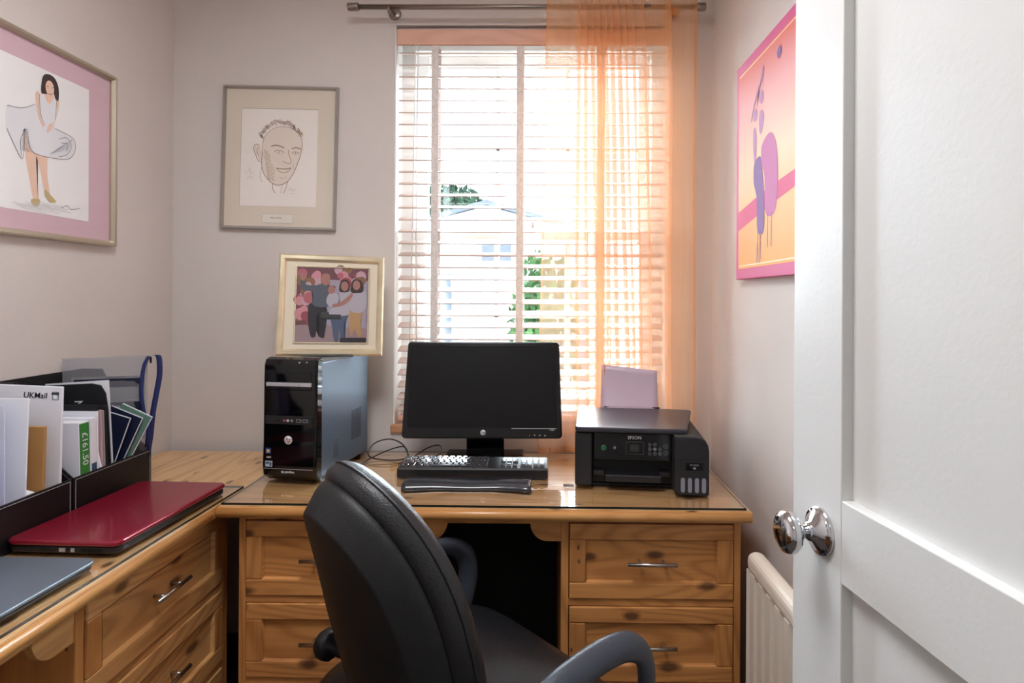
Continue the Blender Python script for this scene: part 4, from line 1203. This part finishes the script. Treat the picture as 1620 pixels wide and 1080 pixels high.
BL([(57, 124), (64, 118), (76, 124), (83, 140), (83, 160), (78, 158), (76, 150), (60, 150), (55, 146)], HR, -.0094); oval(mb, *P2(69, 141), .014, .020, SK, -.0095)
for pts in ([(64, 138), (67, 137)], [(72, 140), (75, 140)], [(66, 149), (70, 151), (73, 149)]): SL(pts, .0012, HR)
for pts in ([(0, 168), (25, 172), (46, 166)], [(0, 205), (14, 235), (26, 252), (30, 205), (40, 240), (62, 250)], [(62, 250), (98, 254), (110, 240), (108, 222), (92, 212), (78, 205)], [(30, 205), (22, 225), (24, 250)], [(84, 222), (96, 220), (104, 232), (98, 246), (84, 250)], [(88, 228), (98, 230), (96, 242)], [(52, 150), (54, 180), (60, 198)], [(80, 158), (78, 192)]): SL(pts, .0012, SKD)
for k in range(10): SL([(26 - k * .3, 210 + k * 3), (34 + k * .5, 206 + k * 4)], .0018, SHG)
for k in range(8): SL([(70 + k * 4, 246 - k), (84 + k * 3, 236 - k * 2)], .0016, SHG)
BL([(40, 318), (43, 328), (52, 328), (53, 318)], SHO, -.0096); BL([(62, 302), (62, 312), (70, 322), (80, 322), (72, 312)], SHO, -.0096)
for k in range(9): SL([(8 + k * 7, 322 + (k % 3) * 4), (50 + k * 7, 330 + (k % 3) * 5)], .0012, mat('faint_pencil', (208, 210, 216), .9))
SL([(88, 332), (98, 328), (104, 334), (118, 332)], .0012, SKD)
mb.build('pencil_drawing', pl)
MB().poly([(-w / 2 + .014, -.0135, -h / 2 + .014), (w / 2 - .014, -.0135, -h / 2 + .014), (w / 2 - .014, -.0135, h / 2 - .014), (-w / 2 + .014, -.0135, h / 2 - .014)], M_pg).build('glass', pl)

# canvas painting on right wall
w, h = .62, .62
pk = thing('canvas_painting', 'pink and orange canvas of stylised figures on the right wall', 'painting', (XR, 1.50, 1.675), R(-90))
M_cp = mat('magenta_paint', (206, 92, 140), .6, spec=.3); M_co = bpy.data.materials.new('orange_wash'); M_co.use_nodes = True
nt = M_co.node_tree; b = nt.nodes['Principled BSDF']; tc = nt.nodes.new('ShaderNodeTexCoord'); sp = nt.nodes.new('ShaderNodeSeparateXYZ'); ad = nt.nodes.new('ShaderNodeMath'); ad.operation = 'MULTIPLY_ADD'; ad.inputs[1].default_value = 1.6; ad.inputs[2].default_value = .5
rp = nt.nodes.new('ShaderNodeValToRGB'); nt.links.new(tc.outputs['Object'], sp.inputs[0]); nt.links.new(sp.outputs['Z'], ad.inputs[0]); nt.links.new(ad.outputs[0], rp.inputs[0]); nt.links.new(rp.outputs[0], b.inputs['Base Color']); setin(b, 'Roughness', .6); setin(b, 'Specular IOR Level', .25)
e = rp.color_ramp.elements; e[0].position = 0; e[0].color = rgb(246, 168, 92); e[1].position = 1; e[1].color = rgb(214, 96, 76)
for p, c in ((.3, (242, 184, 130)), (.5, (240, 198, 166)), (.78, (226, 160, 162))): q = e.new(p); q.color = rgb(*c)
MB().box((-w / 2, -.020, -h / 2), (w / 2, -.001, h / 2), M_cp, .002).build('canvas', pk)
mb = MB()
quad(mb, -w / 2 + .022, w / 2 - .022, -h / 2 + .030, h / 2 - .028, -.0204, M_co)
CR = mat('cream_line', (250, 220, 180), .5); PU = mat('purple_dress', (140, 112, 164), .7, spec=.2); PK = mat('mauve_dress', (196, 126, 172), .7, spec=.2); BU = mat('indigo_line', (70, 70, 130), .5); BD = mat('pink_band', (216, 112, 146), .7, spec=.2)
stroke(mb, [(-w / 2 + .03, -h / 2 + .038), (w / 2 - .03, -h / 2 + .038)], .003, CR, -.0206, False); stroke(mb, [(-w / 2 + .028, h / 2 - .034), (w / 2 - .03, h / 2 - .034)], .003, CR, -.0206, False)
mb.poly([(-w / 2 + .022, -.0207, -.17), (-w / 2 + .022, -.0207, -.115), (-.08, -.0207, -.085), (.1, -.0207, -.07), (w / 2 - .022, -.0207, -.06), (w / 2 - .022, -.0207, -.09), (.1, -.0207, -.11), (-.08, -.0207, -.135)], BD)
BLc = lambda pts, m, y: blob(mb, pts, m, y)
BLc([(-.155, .0), (-.11, .01), (-.095, -.03), (-.08, -.12), (-.085, -.19), (-.13, -.185), (-.135, -.10), (-.16, -.05)], PU, -.0212)
BLc([(-.10, .035), (-.04, .055), (.0, .01), (.01, -.08), (-.01, -.15), (-.07, -.145), (-.08, -.05), (-.1, -.01)], PK, -.0210)
BLc([(-.165, .09), (-.15, .095), (-.14, .06), (-.145, .01), (-.155, .0), (-.165, .04)], mat('lilac_arm', (186, 146, 186), .7, spec=.2), -.0211)
BLc([(-.12, .12), (-.10, .13), (-.085, .105), (-.105, .07), (-.12, .08)], MATS['lilac_arm'], -.0211)
oval(mb, -.15, .13, .014, .018, MATS['lilac_arm'], -.0211); oval(mb, -.105, .165, .013, .018, MATS['lilac_arm'], -.0211)
stroke(mb, [(-.185, .12), (-.15, .17), (-.12, .20), (-.14, .15)], .006, MATS['lilac_arm'], -.0213); stroke(mb, [(-.13, .17), (-.09, .24), (-.10, .2)], .006, MATS['lilac_arm'], -.0213)
for x0 in (-.125, -.105): stroke(mb, [(x0, -.185), (x0 - .01, -.27)], .003, BU, -.0213, False); stroke(mb, [(x0 - .004, -.2), (x0 + .002, -.262)], .002, BU, -.0213, False)
for x0 in (-.055, -.03): stroke(mb, [(x0, -.15), (x0 - .002, -.235)], .003, BU, -.0213, False)
BLc([(.0, .24), (.02, .25), (.03, .23), (.01, .22)], PU, -.0213)
mb.build('painted_figures', pk)

# family photograph in standing frame
w, h = .325, .325
fp = thing('photo_frame', 'gilt-edged family photo frame leaning on top of computer tower', 'photo frame', (-.680, 1.942, 1.1185), 0, None, (0, R(1.2), R(16)))
G = bpy.data.objects.new('leaning_body', None); COL.objects.link(G)
bpy.data.objects.remove(G)
TF = Matrix.Rotation(R(-7), 4, 'X') @ at(0, 0, h / 2)
def finish(mb, name):
    bmesh.ops.transform(mb.bm, matrix=TF, verts=mb.bm.verts); return mb.build(name, fp)
mb = MB(); frame_ring(mb, w, h, .022, .018, M_fg); finish(mb, 'frame')
mb = MB(); mb.box((-w / 2 + .01, -.008, -h / 2 + .01), (w / 2 - .01, 0, h / 2 - .01), mat('ivory_mount', (232, 222, 200), .7)); finish(mb, 'mount')
mb = MB(); K = 1.0
def pf_(x, y): return ((x - 442) * .00088, -(y - 855) * .00087)
bgm = mat('photo_backdrop', (112, 66, 76), .4); flr = mat('photo_floor', (156, 132, 136), .4)
q = [pf_(320, 716), pf_(570, 716), pf_(570, 992), pf_(320, 992)]
mb.poly([(p[0], -.0084, p[1]) for p in q], bgm)
mb.poly([(p[0], -.0085, p[1]) for p in (pf_(320, 930), pf_(570, 920), pf_(570, 992), pf_(320, 992))], flr)
mb.poly([(p[0], -.00855, p[1]) for p in (pf_(395, 925), pf_(395, 760), pf_(568, 760), pf_(568, 940), pf_(480, 935))], mat('photo_curtain', (160, 152, 168), .4))
BC = [mat('balloon_%d' % i, c, .35) for i, c in enumerate(((176, 98, 108), (206, 140, 150), (150, 70, 80), (134, 98, 66), (190, 156, 168)))]
for i in range(46):
    if i < 26: x, y = random.uniform(330, 562), random.uniform(722, 772)
    else: x, y = random.uniform(326, 372), random.uniform(760, 940)
    p = pf_(x, y); r = random.uniform(9, 19) * .00095; oval(mb, p[0], p[1], r, r * 1.1, BC[i % 5], -.0086 - i * .00001, 14)
DKC, GRY, SKN, WHT, JNS, TAN, HRD = mat('photo_dark', (34, 32, 44), .4), mat('photo_grey_shirt', (82, 90, 102), .4), mat('photo_skin', (166, 116, 104), .4), mat('photo_white', (178, 172, 182), .4), mat('photo_jeans', (78, 92, 118), .4), mat('photo_tan', (184, 146, 100), .4), mat('photo_hair', (52, 34, 34), .4)
def PB(pts, m, k): blob(mb, [pf_(*p) for p in pts], m, -.0092 - k * .00008)
PB([(370, 850), (362, 900), (372, 965), (385, 975), (392, 960), (392, 900), (402, 880), (398, 960), (412, 975), (422, 965), (425, 860)], DKC, 0)
PB([(335, 790), (332, 762), (345, 758), (352, 780), (385, 782), (410, 775), (438, 785), (440, 820), (432, 860), (378, 856), (376, 808), (345, 802)], GRY, 1)
PB([(405, 745), (412, 738), (428, 738), (434, 750), (430, 772), (420, 782), (409, 775), (404, 760)], SKN, 2); oval(mb, *pf_(340, 752), .009, .013, SKN, -.0094)
PB([(440, 880), (446, 930), (455, 985), (470, 985), (470, 940), (480, 985), (494, 980), (486, 930), (500, 885)], JNS, 3)
PB([(508, 870), (505, 920), (515, 970), (525, 940), (538, 972), (550, 965), (545, 920), (552, 868)], TAN, 3)
PB([(505, 800), (520, 792), (545, 792), (562, 808), (565, 850), (548, 880), (510, 876), (502, 840)], WHT, 4)
PB([(512, 765), (522, 755), (540, 758), (552, 775), (552, 800), (540, 806), (508, 804)], HRD, 5); oval(mb, *pf_(528, 778), .0115, .016, SKN, -.0098)
PB([(468, 800), (485, 795), (505, 800), (512, 812), (500, 850), (502, 890), (440, 892), (440, 870), (470, 850)], WHT, 6)
PB([(470, 772), (480, 758), (496, 760), (504, 778), (502, 800), (490, 806), (468, 802)], HRD, 7); oval(mb, *pf_(486, 783), .0115, .016, SKN, -.0100)
PB([(428, 820), (440, 808), (458, 812), (468, 828), (460, 850), (440, 862), (424, 845)], WHT, 9); oval(mb, *pf_(440, 797), .011, .014, SKN, -.0102); PB([(427, 792), (432, 782), (448, 782), (454, 790), (440, 790)], HRD, 12)
PB([(470, 845), (500, 820), (512, 806), (514, 822), (490, 850), (455, 862), (445, 852)], SKN, 13)
quad(mb, *[pf_(475, 992)[0], pf_(567, 992)[0]], pf_(475, 992)[1], pf_(475, 975)[1], -.0104, DKC)
finish(mb, 'photograph')
mb = MB()
x0, x1, z0, z1 = pf_(318, 0)[0], pf_(572, 0)[0], pf_(0, 994)[1], pf_(0, 714)[1]
for a, b, c, d in ((x0 - .003, x1 + .003, z1, z1 + .003), (x0 - .003, x1 + .003, z0 - .003, z0), (x0 - .003, x0, z0, z1), (x1, x1 + .003, z0, z1)): mb.box((a, -.0115, c), (b, -.008, d), M_fg)
finish(mb, 'inner_trim')
mb = MB(); mb.poly([(-w / 2 + .02, -.0130, -h / 2 + .02), (w / 2 - .02, -.0130, -h / 2 + .02), (w / 2 - .02, -.0130, h / 2 - .02), (-w / 2 + .02, -.0130, h / 2 - .02)], M_pg); finish(mb, 'glass')
mb = MB(); mb.prism([(.0, .0), (.012, 0), (.055, 0)] if False else [(.004, .12), (.066, 0), (.070, 0), (.008, .14)], -.03, .03, M_black, 'YZ'); mb.build('strut', fp)

# ---------------------------------------------------------------- office chair
oc = thing('office_chair', 'black leatherette office chair with loop armrests pulled up to desk', 'office chair', (-.169, 1.243, 0), math.atan2(.665, .747) - PI / 2)
def ring_solid(mb, outline, rings, m, zc, wrap):
    t = bmesh.new(); R_ = []
    for s, y in rings:
        R_.append([t.verts.new((x * s, y + wrap * (x * s) ** 2, zc + (z - zc) * s)) for x, z in outline])
    n = len(outline)
    for A, B in zip(R_, R_[1:]):
        for j in range(n): t.faces.new([A[j], A[(j + 1) % n], B[(j + 1) % n], B[j]]).smooth = True
    for A in (R_[0], R_[-1]):
        s = rings[0] if A is R_[0] else rings[-1]
        c = t.verts.new((0, s[1], zc))
        for j in range(n): t.faces.new([A[j], A[(j + 1) % n], c]).smooth = True
    bmesh.ops.recalc_face_normals(t, faces=t.faces[:])
    mb.merge(t, m)
def back_outline(hw, zt, zb, zc):
    o_ = []
    for i in range(48):
        a = 2 * PI * i / 48; c, s = math.cos(a), math.sin(a)
        e = .96 if s > 0 else .62
        x = hw * math.copysign(abs(c) ** e, c); z = zc + (zt - zc) * math.copysign(abs(s) ** (.85 if s > 0 else .8), s) if s > 0 else zc + (zc - zb) * math.copysign(abs(s) ** .8, s)
        o_.append((x, z))
    return o_
BT = at(.002, -.122, .444) @ Matrix.Rotation(R(15), 4, 'X') @ at(0, 0, -.45)
ol = back_outline(.178, 1.012, .42, .70)
mb = MB(); ring_solid(mb, ol, [(.06, -.056), (.40, -.056), (.84, -.052), (.86, -.0515), (.872, -.049), (.955, -.022), (.970, -.016), (.98, -.010), (.985, 0), (.97, .004)], M_shell, .70, 1.6)
bmesh.ops.transform(mb.bm, matrix=BT, verts=mb.bm.verts); mb.build('back_shell', oc)
ol2 = back_outline(.189, 1.028, .43, .70)
mb = MB(); ring_solid(mb, ol2, [(.94, .002), (.985, .008), (1.0, .024), (.995, .042), (.96, .058), (.86, .066), (.6, .070), (.25, .071), (.05, .071)], M_leather, .70, 1.6)
bmesh.ops.transform(mb.bm, matrix=BT, verts=mb.bm.verts); mb.build('back_cushion', oc)
mb = MB(); mb.tube([(x * 1.004, .030 + 1.6 * x * x, .70 + (z - .70) * 1.004) for x, z in ol2], .0022, M_leather, 6, True)
bmesh.ops.transform(mb.bm, matrix=BT, verts=mb.bm.verts); mb.build('piping', oc)
mb = MB()
pts = []
for i in range(40):
    a = 2 * PI * i / 40; c, s = math.cos(a), math.sin(a)
    pts.append((.262 * math.copysign(abs(c) ** .36, c), .255 * math.copysign(abs(s) ** .36, s)))
t = bmesh.new(); R_ = []
for s, z in ((.5, .385), (.90, .388), (.97, .40), (1.0, .425), (.99, .45), (.94, .468), (.8, .478), (.5, .474), (.2, .470), (.03, .47)):
    R_.append([t.verts.new((x * s * (1 if y > -.05 else 1 - 1.1 * (-.05 - y)), y * s, z + .062 - (.22 * max(0, y * s - .19)))) for x, y in pts])
for A, B in zip(R_, R_[1:]):
    for j in range(40): t.faces.new([A[j], A[(j + 1) % 40], B[(j + 1) % 40], B[j]]).smooth = True
t.faces.new(R_[0][::-1]); t.faces.new(R_[-1]); bmesh.ops.recalc_face_normals(t, faces=t.faces[:])
mb.merge(t, M_leather); mb.build('seat', oc)
mb = MB(); mb.box((-.08, -.30, .34), (.08, .12, .386), M_black, .01)
mb.tube(bez([(0, -.12, .36), (0, -.27, .36), (0, -.335, .42), (0, -.325, .52), (0, -.325, .60)], 6), .028, M_black, 10, flat=1.0); mb.build('back_support', oc)
for s in (-1, 1):
    x = s * .300
    P = bez([(x * .55, .02, .375), (x * .97, -.0, .40), (x, -.055, .50), (x, -.085, .585), (x, -.03, .645), (x, .08, .667), (x, .17, .662), (x, .222, .625), (x, .232, .56), (x, .205, .47), (x * .97, .17, .40), (x * .55, .14, .375)], 6)
    MB().tube(P, .017, M_arm, 14, flat=1.55, up=None).build('armrest', oc)
MB().lathe([(0, -.03), (.014, -.03), (.014, .0), (.028, .004), (.031, .012), (.030, .026), (.024, .034), (0, .036)], M_black, 10, BT @ at(-.155, -.032, .62) @ Matrix.Rotation(R(-80), 4, 'Y') @ Matrix.Rotation(R(20), 4, 'X')).build('adjustment_knob', oc)
MB().tube([(0, 0, .09), (0, 0, .345)], .025, M_black, 16).build('gas_column', oc)
for k in range(5):
    a = R(20 + 72 * k); c, s = math.cos(a), math.sin(a)
    MB().tube([(c * .01, s * .01, .11), (c * .15, s * .15, .095), (c * .275, s * .275, .072)], [.03, .022, .016], M_black, 8).build('base_leg', oc)
    mb = MB()
    for d in (-.014, .014): mb.lathe([(0, -.008), (.022, -.008), (.026, -.004), (.026, .004), (.022, .008), (0, .008)], M_black, 20, at(c * .275 - s * d, s * .275 + c * d, .026) @ Matrix.Rotation(a, 4, 'Z') @ Matrix.Rotation(R(90), 4, 'X'))
    mb.tube([(c * .275, s * .275, .03), (c * .275, s * .275, .075)], .007, M_steel, 8); mb.build('castor', oc)

GROUPS = {'laptop': 'closed laptops on the side desk', 'desk_organiser': 'desk organisers against the left wall', 'booklet': 'booklets in the far organiser', 'leaflet': 'leaflets fanned in the far organiser',
          'envelope': 'envelopes in the near organiser', 'letter': 'letters in the near organiser', 'cable': 'cables behind the monitor', 'glass_sheet': 'glass desk covers',
          'framed_drawing': 'framed drawings on the walls', 'fill_light_fitting': 'added fill light fittings'}
for o in list(COL.objects):
    k = o.name.split('.')[0]
    if o.parent is None and k in GROUPS: o['group'] = GROUPS[k]
